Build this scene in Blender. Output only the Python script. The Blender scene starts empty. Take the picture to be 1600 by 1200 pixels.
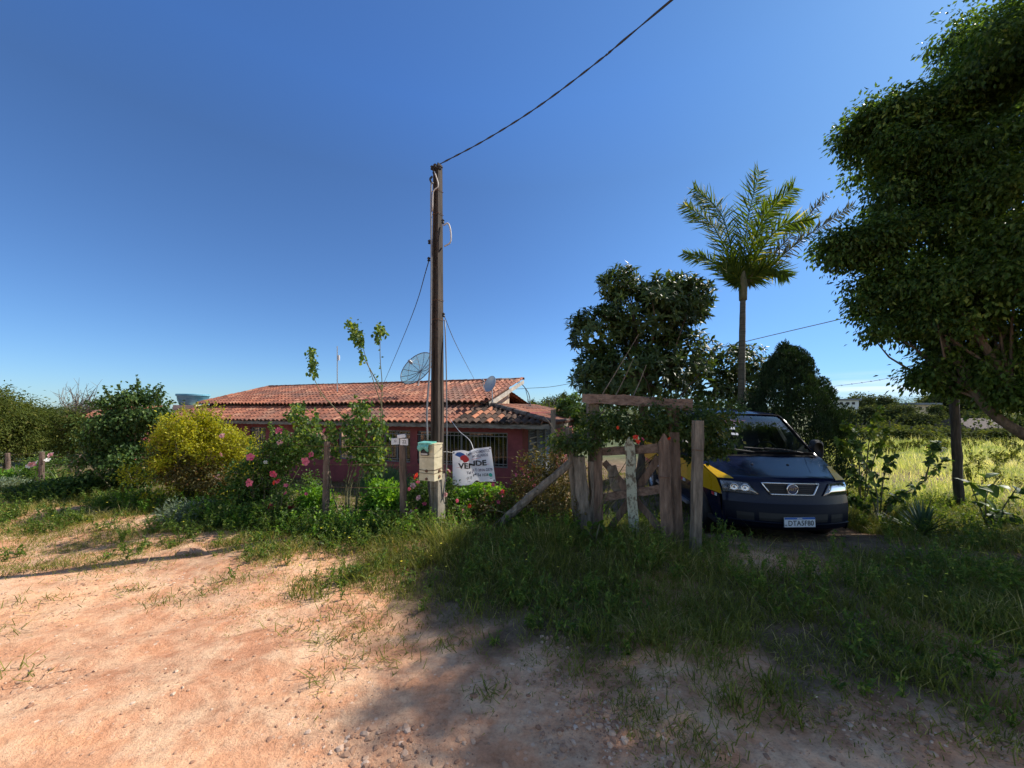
import bpy, math
import numpy as np
from math import pi, sin, cos, radians
rng = np.random.default_rng(7)
D = bpy.data
scn = bpy.context.scene
COL = scn.collection
CAM_H = 1.6
F = 600.0            # focal length in photo pixels (1600 wide)

# ------------------------------------------------------------------ helpers
def A(*a): return np.array(a, dtype=float)
def nrm(v):
    v = np.asarray(v, float)
    return v / np.maximum(np.linalg.norm(v, axis=-1, keepdims=True), 1e-9)
def P(px, py, d):
    return A((px - 800) / F * d, d, CAM_H - (py - 640) / F * d)
def sstep(a, b, x):
    t = np.clip((x - a) / (b - a), 0, 1)
    return t * t * (3 - 2 * t)
_h = np.random.default_rng(3).random((256, 256))
def vnoise(x, y, s=1.0):
    x = np.asarray(x, float) / s + 1000.3; y = np.asarray(y, float) / s + 1000.7
    xi = np.floor(x).astype(int); yi = np.floor(y).astype(int)
    fx = x - xi; fy = y - yi
    fx = fx * fx * (3 - 2 * fx); fy = fy * fy * (3 - 2 * fy)
    g = lambda i, j: _h[i % 256, j % 256]
    return (g(xi, yi) * (1 - fx) + g(xi + 1, yi) * fx) * (1 - fy) + (g(xi, yi + 1) * (1 - fx) + g(xi + 1, yi + 1) * fx) * fy
def yb(x):   # near edge of the grass verge
    return np.interp(x, [-20, -9, -5.3, -3.3, -2, -.7, .2, 1, 2.4, 5, 9], [5.0, 4.2, 3.5, 3.35, 2.85, 2.35, 2.05, 1.80, 1.52, 1.3, 1.2])
def gz(x, y):
    x = np.asarray(x, float); y = np.asarray(y, float)
    yy = y - .36 * np.clip(-2.5 - x, 0, 14)
    L = np.interp(yy, [-5, 4.0, 5.2, 6.4, 8, 11, 30, 90, 400, 3000], [0, 0, -.08, -.33, -.52, -1.0, -1.2, -1.5, -3, -14])
    R = np.interp(yy, [-5, 4.0, 5.0, 6.0, 9, 12, 30, 90, 400, 3000], [0, 0, -.12, -.35, -.38, -.6, -1.1, -1.5, -3, -14])
    k = sstep(1.6, 3.2, x)
    z = L * (1 - k) + R * k
    z = z + .07 * np.exp(-((yy - 4.5) / .45) ** 2) * (1 - sstep(.2, 1.6, x))
    r = np.hypot(x, y)
    hill = sstep(70, 240, r) * (1 - .7 * sstep(300, 700, r)) * (-2.0 + 4.5 * vnoise(x, y, 75.0) + 2.5 * sstep(-.1, .1, x / np.maximum(y, 1)) * (1 - sstep(.4, .7, x / np.maximum(y, 1))) * (y > 0))
    hill = hill + 9 * np.exp(-((x - 290) / 60) ** 2 - ((y - 240) / 80) ** 2)
    z = z + hill * (r > 60)
    g = sstep(-.2, .5, y - yb(x))
    for o_, w_ in ((0, .10), (.75, .12), (-.55, .09), (-1.5, .13)):
        q = (y - 3.31 - .72 * (x + 2.04) - .06 * (x + 2) ** 2 - o_) * .8
        z = z + (1 - g) * (x < 1.5) * (.016 * np.exp(-((q - w_ * 1.5) / (w_ * .6)) ** 2) - .030 * np.exp(-(q / w_) ** 2)) * (.35 + .8 * vnoise(x + o_ * 5, y, .5))
    z = z + g * (vnoise(x, y, .55) - .5) * .07 + (vnoise(x, y, 1.3) - .5) * .035 + (vnoise(x, y, .21) - .5) * .012
    return z
def G(px, d, dz=0.0):
    x = (px - 800) / F * d
    return A(x, d, float(gz(x, d)) + dz)

class MB:
    def __init__(s):
        s.V = []; s.F = {}; s.R = []; s.n = 0
    def add(s, v, f, r=.5):
        v = np.asarray(v, float).reshape(-1, 3)
        r = np.broadcast_to(np.asarray(r, float), (len(v),)) if np.ndim(r) == 0 else np.asarray(r, float)
        s.V.append(v); s.R.append(r)
        if isinstance(f, np.ndarray):
            s.F.setdefault(f.shape[1], []).append(f + s.n)
        else:
            for q in f:
                s.F.setdefault(len(q), []).append(np.array([q], dtype=int) + s.n)
        s.n += len(v)
        return s
    def build(s, name, mat, parent=None, smooth=False, local=False):
        me = D.meshes.new(name)
        v = np.concatenate(s.V) if s.V else np.zeros((0, 3))
        off = A(0, 0, 0)
        if parent is not None and not local:
            o = parent
            while o is not None:
                off = off + np.array(o.location); o = o.parent
        loops = []; starts = []; tot = 0
        for k, lst in s.F.items():
            a = np.concatenate(lst)
            loops.append(a.ravel()); starts.append(tot + np.arange(len(a)) * k); tot += a.size
        base = A(0, 0, 0)
        if parent is None and not local and len(v):
            base = A(v[:, 0].mean(), v[:, 1].mean(), v[:, 2].min())
        vv = (v - off - base).astype(np.float32)
        me.vertices.add(len(v)); me.vertices.foreach_set('co', vv.ravel())
        if loops:
            lp = np.concatenate(loops).astype(np.int32); st = np.concatenate(starts).astype(np.int32)
            me.loops.add(len(lp)); me.loops.foreach_set('vertex_index', lp)
            me.polygons.add(len(st)); me.polygons.foreach_set('loop_start', st)
        at = me.attributes.new('rnd', 'FLOAT', 'POINT')
        at.data.foreach_set('value', np.concatenate(s.R).astype(np.float32) if s.R else [])
        me.update(calc_edges=True)
        me.validate()
        me.polygons.foreach_set('use_smooth', np.full(len(me.polygons), bool(smooth)))
        me.materials.append(mat)
        ob = D.objects.new(name, me); COL.objects.link(ob)
        if parent is not None: ob.parent = parent
        elif not local: ob.location = base
        return ob
    # shapes ---------------------------------------------------------
    def box(s, c, size, rot=None, r=.5, jit=0):
        x, y, z = [q / 2 for q in size]
        v = np.array([[sx * x, sy * y, sz * z] for sx in (-1, 1) for sy in (-1, 1) for sz in (-1, 1)])
        if jit: v = v + rng.normal(0, jit, v.shape)
        if rot is not None: v = v @ np.asarray(rot).T
        return s.add(v + np.asarray(c), np.array([[0, 1, 3, 2], [4, 6, 7, 5], [0, 4, 5, 1], [2, 3, 7, 6], [0, 2, 6, 4], [1, 5, 7, 3]]), r)
    def tube(s, pts, rad, n=7, r=.5, cap=True, wob=0):
        pts = np.asarray(pts, float); m = len(pts)
        rad = np.broadcast_to(np.asarray(rad, float), (m,)) if np.ndim(rad) == 0 else np.interp(np.linspace(0, 1, m), np.linspace(0, 1, len(rad)), rad)
        T = nrm(np.gradient(pts, axis=0))
        up = A(0, 0, 1) if abs(T[0][2]) < .9 else A(1, 0, 0)
        u = nrm(np.cross(T[0], up)); V = []
        for i in range(m):
            u = nrm(u - T[i] * np.dot(u, T[i])); w = np.cross(T[i], u)
            a = np.arange(n) * 2 * pi / n
            rr = rad[i] * (1 + (rng.normal(0, wob, n) if wob else 0))
            V.append(pts[i] + (np.outer(np.cos(a) * rr, u) + np.outer(np.sin(a) * rr, w)))
        V = np.concatenate(V)
        i0 = np.repeat(np.arange(m - 1), n) * n; j = np.tile(np.arange(n), m - 1); j2 = (j + 1) % n
        s.add(V, np.stack([i0 + j, i0 + j2, i0 + n + j2, i0 + n + j], 1), r)
        if cap:
            s.F.setdefault(n, []).append(np.array([list(range(n))[::-1]]) + s.n - len(V))
            s.F.setdefault(n, []).append(np.array([list(range(n))]) + s.n - n)
        return s
    def prism(s, out, depth, frame, r=.5):
        """outline (list of 2-D) extruded; frame = (origin, u, v, w)"""
        o, u, v, w = frame; out = np.asarray(out, float); n = len(out)
        a = o + np.outer(out[:, 0], u) + np.outer(out[:, 1], v)
        b = a + np.asarray(w) * depth
        f = [list(range(n)), list(range(2 * n - 1, n - 1, -1))] + [[i + n, (i + 1) % n + n, (i + 1) % n, i] for i in range(n)]
        return s.add(np.concatenate([a, b]), [q[::-1] for q in f], r)
    def grid(s, Vg, r=.5, closed=False):
        a, b = Vg.shape[:2]
        i = np.arange(a - 1)[:, None] * b; j = np.arange(b - (0 if closed else 1))[None]; j2 = (j + 1) % b
        f = np.stack([i + j, i + j2, i + b + j2, i + b + j], -1).reshape(-1, 4)
        return s.add(Vg.reshape(-1, 3), f, r)
    def lathe(s, prof, c, n=24, axis=None, r=.5):
        """prof: list of (radius, height); axis: 3x3 columns"""
        prof = np.asarray(prof, float); a = np.arange(n) * 2 * pi / n
        V = np.stack([np.outer(prof[:, 0], np.cos(a)), np.outer(prof[:, 0], np.sin(a)), np.repeat(prof[:, 1][:, None], n, 1)], -1)
        if axis is not None: V = V @ np.asarray(axis).T
        return s.grid(V + np.asarray(c), r, closed=True)
    def leaves(s, base, axis, normal, L, W, prof=((0, 0), (.45, 1), (1, 0)), fold=.25, droop=.15, r=None):
        base = np.asarray(base, float).reshape(-1, 3); N = len(base)
        if N == 0: return s
        axis = nrm(np.broadcast_to(axis, (N, 3))); normal = np.broadcast_to(normal, (N, 3))
        side = nrm(np.cross(axis, normal)); normal = np.cross(side, axis)
        L = np.broadcast_to(L, (N,))[:, None]; W = np.broadcast_to(W, (N,))[:, None]
        droop = np.broadcast_to(droop, (N,))[:, None]
        if r is None: r = rng.random(N)
        r = np.broadcast_to(r, (N,))
        if len(prof) == 3 and prof[0][1] == 0 and prof[2][1] == 0:      # folded diamond
            t = prof[1][0]
            m = base + axis * L * t - normal * droop * L * t * t
            a = m + side * W * .5 + normal * fold * W * .5; b = m - side * W * .5 + normal * fold * W * .5
            tip = base + axis * L - normal * droop * L
            V = np.stack([base, a, tip, b], 1).reshape(-1, 3)
            k = np.arange(N)[:, None] * 4
            return s.add(V, np.concatenate([k + A(0, 1, 2).astype(int), k + A(0, 2, 3).astype(int)]), np.repeat(r, 4))
        K = len(prof); S = []
        for (t, w) in prof:
            m = base + axis * L * (t - .25 * droop * t * t) - normal * droop * L * t * t
            S += [m + side * W * .5 * w + normal * fold * W * .5 * w, m, m - side * W * .5 * w + normal * fold * W * .5 * w]
        V = np.stack(S, 1).reshape(-1, 3)
        f = []
        for i in range(K - 1):
            o = 3 * i
            f += [[o, o + 1, o + 4, o + 3], [o + 1, o + 2, o + 5, o + 4]]
        f = np.array(f)
        k = np.arange(N)[:, None, None] * 3 * K
        return s.add(V, (k + f).reshape(-1, 4), np.repeat(r, 3 * K))
    def blades(s, base, axis, L, W, bend, r=None):
        """grass blades: 5 points each, bending towards a random side"""
        base = np.asarray(base, float); N = len(base)
        th = rng.random(N) * 2 * pi
        h = np.stack([np.cos(th), np.sin(th), 0 * th], 1); sd = np.stack([-np.sin(th), np.cos(th), 0 * th], 1)
        L = np.broadcast_to(L, (N,))[:, None]; W = np.broadcast_to(W, (N,))[:, None]; bend = np.broadcast_to(bend, (N,))[:, None]
        axis = nrm(axis)
        m = base + axis * L * .55 + h * bend * L * .2
        t = base + axis * L * (1 - .35 * bend) + h * bend * L * .75
        V = np.stack([base - sd * W * .5, base + sd * W * .5, m - sd * W * .4, m + sd * W * .4, t], 1).reshape(-1, 3)
        k = np.arange(N)[:, None] * 5
        if r is None: r = rng.random(N)
        s.add(V, k + np.array([0, 1, 3, 2]), np.repeat(r, 5))
        s.F.setdefault(3, []).append(k + np.array([2, 3, 4]) + s.n - len(V))
        return s

def each(items, name, mat, parent, **kw):
    for q in items: q.build(name, mat, parent, **kw)
def setp(o, label=None, cat=None, group=None, kind=None):
    if label: o['label'] = label
    if cat: o['category'] = cat
    if group: o['group'] = group
    if kind: o['kind'] = kind
    return o
def thing(name, loc, label, cat, group=None, rz=0):
    o = D.objects.new(name, None); COL.objects.link(o)
    o.location = tuple(float(q) for q in loc); o.rotation_euler = (0, 0, rz); o.empty_display_size = .2
    return setp(o, label, cat, group)
def rotm(rx=0, ry=0, rz=0):
    cx, sx, cy, sy, cz, sz = cos(rx), sin(rx), cos(ry), sin(ry), cos(rz), sin(rz)
    X = np.array([[1, 0, 0], [0, cx, -sx], [0, sx, cx]]); Y = np.array([[cy, 0, sy], [0, 1, 0], [-sy, 0, cy]]); Z = np.array([[cz, -sz, 0], [sz, cz, 0], [0, 0, 1]])
    return Z @ Y @ X
def frame_to(d):
    """3x3 whose Z column is direction d"""
    d = nrm(A(*d)); up = A(0, 0, 1) if abs(d[2]) < .95 else A(0, 1, 0)
    x = nrm(np.cross(up, d)); return np.stack([x, np.cross(d, x), d], 1)
def bez(pts, n=20):
    """smooth curve through points (Catmull-Rom)"""
    p = np.asarray(pts, float); p = np.vstack([2 * p[0] - p[1], p, 2 * p[-1] - p[-2]]); out = []
    m = len(p) - 3
    for t in np.linspace(0, m, n):
        i = min(int(t), m - 1); u = t - i
        a, b, c, d = p[i:i + 4]
        out.append(.5 * ((2 * b) + (c - a) * u + (2 * a - 5 * b + 4 * c - d) * u ** 2 + (3 * b - a - 3 * c + d) * u ** 3))
    return np.array(out)
def rdir(n, up=0.0):
    v = rng.normal(size=(n, 3)); v[:, 2] += up
    return nrm(v)

# ------------------------------------------------------------------ materials
def newmat(name):
    m = D.materials.new(name); m.use_nodes = True; nt = m.node_tree; nt.nodes.clear()
    out = nt.nodes.new('ShaderNodeOutputMaterial')
    return m, nt, out
def N(nt, t, **kw):
    n = nt.nodes.new(t)
    for k, v in kw.items():
        if k in n.inputs: n.inputs[k].default_value = v
        else: setattr(n, k, v)
    return n
def ramp(nt, fac, stops, interp='LINEAR'):
    r = N(nt, 'ShaderNodeValToRGB'); r.color_ramp.interpolation = interp
    el = r.color_ramp.elements
    while len(el) < len(stops): el.new(.5)
    for e, (p, c) in zip(el, stops):
        e.position = p; e.color = (c[0], c[1], c[2], 1)
    nt.links.new(fac, r.inputs[0]); return r.outputs[0]
def mixc(nt, fac, a, b, bt='MIX'):
    m = N(nt, 'ShaderNodeMix', data_type='RGBA', blend_type=bt)
    for s, v in ((0, fac), (6, a), (7, b)):
        if hasattr(v, 'is_linked') or hasattr(v, 'links'): nt.links.new(v, m.inputs[s])
        else: m.inputs[s].default_value = v if s == 0 else (v[0], v[1], v[2], 1)
    return m.outputs[2]
def coords(nt, kind='Object', scale=(1, 1, 1)):
    tc = N(nt, 'ShaderNodeTexCoord'); mp = N(nt, 'ShaderNodeMapping')
    mp.inputs['Scale'].default_value = scale
    nt.links.new(tc.outputs[kind], mp.inputs[0]); return mp.outputs[0]
def noise(nt, vec, scale, detail=4, rough=.6, out=0):
    n = N(nt, 'ShaderNodeTexNoise'); n.inputs['Scale'].default_value = scale
    n.inputs['Detail'].default_value = detail; n.inputs['Roughness'].default_value = rough
    nt.links.new(vec, n.inputs['Vector']); return n.outputs[out]
def bump(nt, h, strength=.4, dist=.02):
    b = N(nt, 'ShaderNodeBump'); b.inputs['Strength'].default_value = strength; b.inputs['Distance'].default_value = dist
    nt.links.new(h, b.inputs['Height']); return b.outputs[0]
def leafmat(name, c0, c1, c2=None, trans=.35, rough=.5, tcol=None, spec=.28):
    m, nt, out = newmat(name)
    at = N(nt, 'ShaderNodeAttribute', attribute_name='rnd')
    st = [(0, c0), (.75, c1), (1, c2)] if c2 else [(0, c0), (1, c1)]
    c = ramp(nt, at.outputs['Fac'], st)
    p = N(nt, 'ShaderNodeBsdfPrincipled'); p.inputs['Roughness'].default_value = rough
    p.inputs['Specular IOR Level'].default_value = spec
    nt.links.new(c, p.inputs['Base Color'])
    tl = N(nt, 'ShaderNodeBsdfTranslucent')
    tc = mixc(nt, 1.0, c, tcol or (1.9, 1.75, .6), 'MULTIPLY')
    nt.links.new(tc, tl.inputs[0])
    mx = N(nt, 'ShaderNodeMixShader'); mx.inputs[0].default_value = trans
    nt.links.new(p.outputs[0], mx.inputs[1]); nt.links.new(tl.outputs[0], mx.inputs[2])
    nt.links.new(mx.outputs[0], out.inputs[0]); return m
def surf(name, c0, c1, scale=8, stretch=(1, 1, 1), rough=.8, metal=0, bmp=.3, bd=.01, c2=None, detail=5, spec=.5, contrast=(.35, .65)):
    m, nt, out = newmat(name)
    v = coords(nt, 'Object', stretch)
    n = noise(nt, v, scale, detail, .65)
    st = [(contrast[0], c0), (contrast[1], c1)] + ([(min(.98, contrast[1] + .14), c2)] if c2 else [])
    c = ramp(nt, n, st)
    n2 = noise(nt, v, scale * 6, 3, .6)
    c = mixc(nt, .35, c, ramp(nt, n2, [(.3, (.55, .55, .55)), (.7, (1.25, 1.25, 1.25))]), 'MULTIPLY')
    p = N(nt, 'ShaderNodeBsdfPrincipled'); p.inputs['Roughness'].default_value = rough; p.inputs['Metallic'].default_value = metal
    p.inputs['Specular IOR Level'].default_value = spec
    nt.links.new(c, p.inputs['Base Color'])
    if bmp: nt.links.new(bump(nt, n2, bmp, bd), p.inputs['Normal'])
    nt.links.new(p.outputs[0], out.inputs[0]); return m
def plain(name, c, rough=.5, metal=0, spec=.5, coat=0, em=None):
    m, nt, out = newmat(name)
    p = N(nt, 'ShaderNodeBsdfPrincipled'); p.inputs['Roughness'].default_value = rough; p.inputs['Metallic'].default_value = metal
    p.inputs['Specular IOR Level'].default_value = spec; p.inputs['Coat Weight'].default_value = coat; p.inputs['Coat Roughness'].default_value = .03
    v = coords(nt, 'Object'); n = noise(nt, v, 25, 3, .6)
    col = mixc(nt, .25, c, ramp(nt, n, [(.3, tuple(q * .6 for q in c)), (.7, tuple(min(1, q * 1.25) for q in c))]))
    nt.links.new(col, p.inputs['Base Color'])
    nt.links.new(p.outputs[0], out.inputs[0]); return m
def glassmat(name, tint, refl=.08, rough=.02):
    m, nt, out = newmat(name)
    t = N(nt, 'ShaderNodeBsdfTransparent'); t.inputs[0].default_value = (*tint, 1)
    g = N(nt, 'ShaderNodeBsdfGlossy'); g.inputs['Roughness'].default_value = rough
    fr = N(nt, 'ShaderNodeLayerWeight'); fr.inputs[0].default_value = .35
    ad = N(nt, 'ShaderNodeMath', operation='ADD'); ad.inputs[1].default_value = refl; ad.use_clamp = True
    ml = N(nt, 'ShaderNodeMath', operation='MULTIPLY'); ml.inputs[1].default_value = .8
    nt.links.new(fr.outputs['Fresnel'], ml.inputs[0]); nt.links.new(ml.outputs[0], ad.inputs[0])
    mx = N(nt, 'ShaderNodeMixShader'); nt.links.new(ad.outputs[0], mx.inputs[0])
    nt.links.new(t.outputs[0], mx.inputs[1]); nt.links.new(g.outputs[0], mx.inputs[2])
    nt.links.new(mx.outputs[0], out.inputs[0]); return m

M = {}
M['ficus'] = leafmat('ficus_leaf', (.020, .046, .012), (.085, .155, .032), (.20, .27, .06), trans=.45, rough=.42)
M['loquat'] = leafmat('loquat_leaf', (.028, .050, .014), (.070, .110, .028), (.14, .16, .04), trans=.28, rough=.42)
M['palm'] = leafmat('palm_leaf', (.025, .055, .012), (.10, .15, .02), (.34, .31, .06), trans=.45, rough=.6, spec=.12)
M['palmdry'] = leafmat('palm_dry_leaf', (.035, .04, .02), (.10, .10, .045), (.22, .20, .10), trans=.25)
M['conifer'] = leafmat('conifer_leaf', (.008, .022, .010), (.022, .050, .016), (.045, .08, .02), trans=.12, rough=.6)
M['ivy'] = leafmat('ivy_leaf', (.022, .05, .014), (.065, .12, .028), (.20, .27, .08), trans=.3, spec=.2)
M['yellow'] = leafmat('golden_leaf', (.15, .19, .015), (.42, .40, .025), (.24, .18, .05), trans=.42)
M['hib'] = leafmat('hibiscus_leaf', (.035, .075, .016), (.09, .16, .03), (.22, .27, .05), trans=.4)
M['lush'] = leafmat('lush_leaf', (.07, .17, .02), (.15, .29, .03), (.26, .38, .07), trans=.42)
M['olive'] = leafmat('olive_leaf', (.045, .065, .018), (.10, .125, .03), (.20, .19, .06), trans=.35, rough=.8, spec=.05)
M['far'] = leafmat('far_leaf', (.020, .032, .014), (.085, .105, .045), (.20, .21, .10), trans=.25, rough=.9, spec=.03)
M['silver'] = leafmat('silver_leaf', (.10, .14, .09), (.24, .29, .20), trans=.25)
M['agave'] = leafmat('agave_leaf', (.03, .065, .035), (.07, .12, .06), trans=.12)
M['redleaf'] = leafmat('red_leaf', (.09, .012, .016), (.26, .03, .04), (.36, .08, .05), trans=.35, tcol=(1.6, .7, .7))
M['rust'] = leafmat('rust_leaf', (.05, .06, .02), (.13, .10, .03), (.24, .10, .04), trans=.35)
M['vine'] = leafmat('vine_leaf', (.03, .055, .014), (.075, .12, .028), (.20, .19, .06), trans=.38)
M['dead'] = leafmat('dead_leaf', (.12, .07, .035), (.28, .17, .09), (.35, .24, .13), trans=.1, rough=.8)
M['grass'] = leafmat('grass_blade', (.075, .095, .022), (.20, .215, .052), (.46, .38, .20), trans=.42, rough=.6, spec=.15)
M['weed'] = leafmat('weed_leaf', (.045, .09, .016), (.13, .20, .035), (.26, .30, .07), trans=.42)
M['field'] = leafmat('field_grass', (.18, .26, .08), (.46, .49, .22), (.80, .74, .55), trans=.4, rough=.8, spec=.08)
M['pink'] = leafmat('pink_petal', (.55, .06, .14), (.80, .22, .30), trans=.35, tcol=(1.2, .9, .9))
M['rose'] = leafmat('rose_petal', (.75, .35, .36), (.85, .58, .55), trans=.3, tcol=(1.1, 1, 1))
M['red'] = leafmat('red_petal', (.60, .03, .02), (.80, .10, .03), trans=.3, tcol=(1.2, .9, .9))
M['white'] = leafmat('white_petal', (.70, .70, .62), (.85, .85, .8), trans=.3, tcol=(1, 1, 1))
M['yellowp'] = leafmat('yellow_petal', (.75, .60, .03), (.85, .75, .10), trans=.2, tcol=(1, 1, .8))
M['bark'] = surf('bark', (.055, .042, .032), (.16, .13, .10), 9, (1, 1, .25), .9, bmp=.8, bd=.02)
M['stem'] = surf('green_stem', (.07, .075, .03), (.17, .15, .08), 14, (1, 1, .3), .8)
M['palmtrunk'] = surf('palm_trunk', (.06, .06, .045), (.16, .155, .125), 5, (.3, .3, 3.5), .9, bmp=.8, bd=.02)
M['wood'] = surf('weathered_wood', (.085, .055, .040), (.22, .155, .115), 4, (6, 6, .8), .9, bmp=.9, bd=.012, c2=(.30, .24, .19))
M['woodgrey'] = surf('grey_wood', (.09, .075, .058), (.25, .21, .165), 4, (6, 6, .8), .9, bmp=.9, bd=.012, c2=(.34, .30, .24))
M['woodh'] = surf('lintel_wood', (.10, .065, .05), (.25, .18, .14), 4, (.8, 6, 6), .9, bmp=.9, bd=.012)
M['lichen'] = surf('lichen_wood', (.12, .10, .07), (.34, .36, .28), 22, (1, 1, .7), .95, bmp=.8, bd=.008, contrast=(.40, .52))
M['concrete_dark'] = surf('aged_pole_concrete', (.020, .015, .012), (.075, .056, .044), 5, (3, 3, .35), .9, bmp=.7, bd=.01)
M['concrete'] = surf('pale_concrete', (.16, .14, .11), (.36, .32, .26), 6, (1, 1, .5), .9, bmp=.5, bd=.008)
M['maroon'] = surf('maroon_paint', (.18, .036, .040), (.26, .058, .060), 1.3, (1, 1, 1), .8, bmp=.2)
M['cream'] = surf('cream_plaster', (.50, .36, .24), (.66, .52, .38), 2, rough=.9)
M['fascia'] = surf('fascia_board', (.10, .085, .07), (.25, .22, .18), 3, (1, 1, 4), .9, bmp=.5)
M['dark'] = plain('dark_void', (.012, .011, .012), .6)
M['iron'] = plain('painted_iron', (.16, .16, .17), .5, .2)
M['black'] = plain('black_rubber', (.014, .014, .015), .65)
M['cable'] = plain('black_cable', (.012, .012, .014), .5)
M['greycable'] = plain('grey_conduit', (.16, .17, .19), .5)
M['whitecable'] = plain('pale_cord', (.50, .48, .45), .6)
M['metal'] = plain('galvanised_metal', (.38, .39, .40), .45, .6)
M['rustm'] = plain('rusty_metal', (.16, .08, .045), .8, .2)
M['boxcream'] = surf('meter_box_paint', (.50, .43, .27), (.64, .57, .40), 3, rough=.5, bmp=.15)
M['teal'] = surf('teal_plastic', (.05, .30, .24), (.22, .55, .46), 14, rough=.35, bmp=.3)
M['whiteplate'] = surf('white_plate', (.62, .62, .62), (.80, .80, .80), 8, rough=.5, bmp=.1)
M['banner0'] = surf('banner_vinyl', (.60, .59, .62), (.74, .73, .75), 3, rough=.45, bmp=.05)
M['banner'] = leafmat('banner_vinyl', (.80, .79, .82), (.84, .83, .85), trans=.3, rough=.45, tcol=(1, 1, 1))
M['ink'] = plain('black_ink', (.015, .014, .016), .6)
M['inkgrey'] = plain('faded_ink', (.10, .09, .13), .6)
M['inkred'] = plain('red_ink', (.55, .035, .045), .6)
M['inkblue'] = plain('blue_ink', (.03, .12, .42), .6)
M['inkgreen'] = plain('green_ink', (.02, .30, .24), .6)
M['tank'] = surf('blue_tank', (.10, .32, .44), (.24, .48, .60), 3, (1, 1, 3), .55, bmp=.1)
M['curtain'] = surf('brown_curtain', (.06, .05, .04), (.13, .11, .085), 3, (6, 6, .4), .9)
M['bluedoor'] = surf('grey_blue_metal', (.10, .12, .15), (.17, .19, .23), 3, rough=.5)
M['verge'] = surf('verge_board_paint', (.28, .25, .21), (.48, .44, .38), 4, rough=.8)
M['pane'] = glassmat('window_pane', (.5, .52, .55), .05)
def tilemat():
    m, nt, out = newmat('clay_tile')
    at = N(nt, 'ShaderNodeAttribute', attribute_name='rnd')
    c = ramp(nt, at.outputs['Fac'], [(0, (.14, .047, .027)), (.35, (.24, .078, .042)), (.8, (.33, .118, .062)), (1, (.42, .20, .12))])
    v = coords(nt, 'Object')
    n1 = noise(nt, v, .55, 4, .6); n2 = noise(nt, v, 9, 4, .6)
    dirt = ramp(nt, n1, [(.44, (0, 0, 0)), (.62, (1, 1, 1))])
    c = mixc(nt, dirt, c, mixc(nt, .62, c, (.085, .06, .05)))
    c = mixc(nt, .5, c, ramp(nt, n2, [(.3, (.6, .6, .6)), (.7, (1.2, 1.2, 1.2))]), 'MULTIPLY')
    p = N(nt, 'ShaderNodeBsdfPrincipled'); p.inputs['Roughness'].default_value = .85
    nt.links.new(c, p.inputs['Base Color']); nt.links.new(bump(nt, n2, .4, .01), p.inputs['Normal'])
    nt.links.new(p.outputs[0], out.inputs[0]); return m
M['tile'] = tilemat()
M['tileold'] = leafmat('weathered_tile', (.035, .028, .025), (.13, .085, .065), (.45, .19, .11), trans=0, rough=.95, spec=.1)
M['tiledark'] = surf('mossy_tile', (.045, .035, .030), (.17, .13, .11), 7, rough=.95, bmp=.6, bd=.02, c2=(.30, .26, .22))
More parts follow.
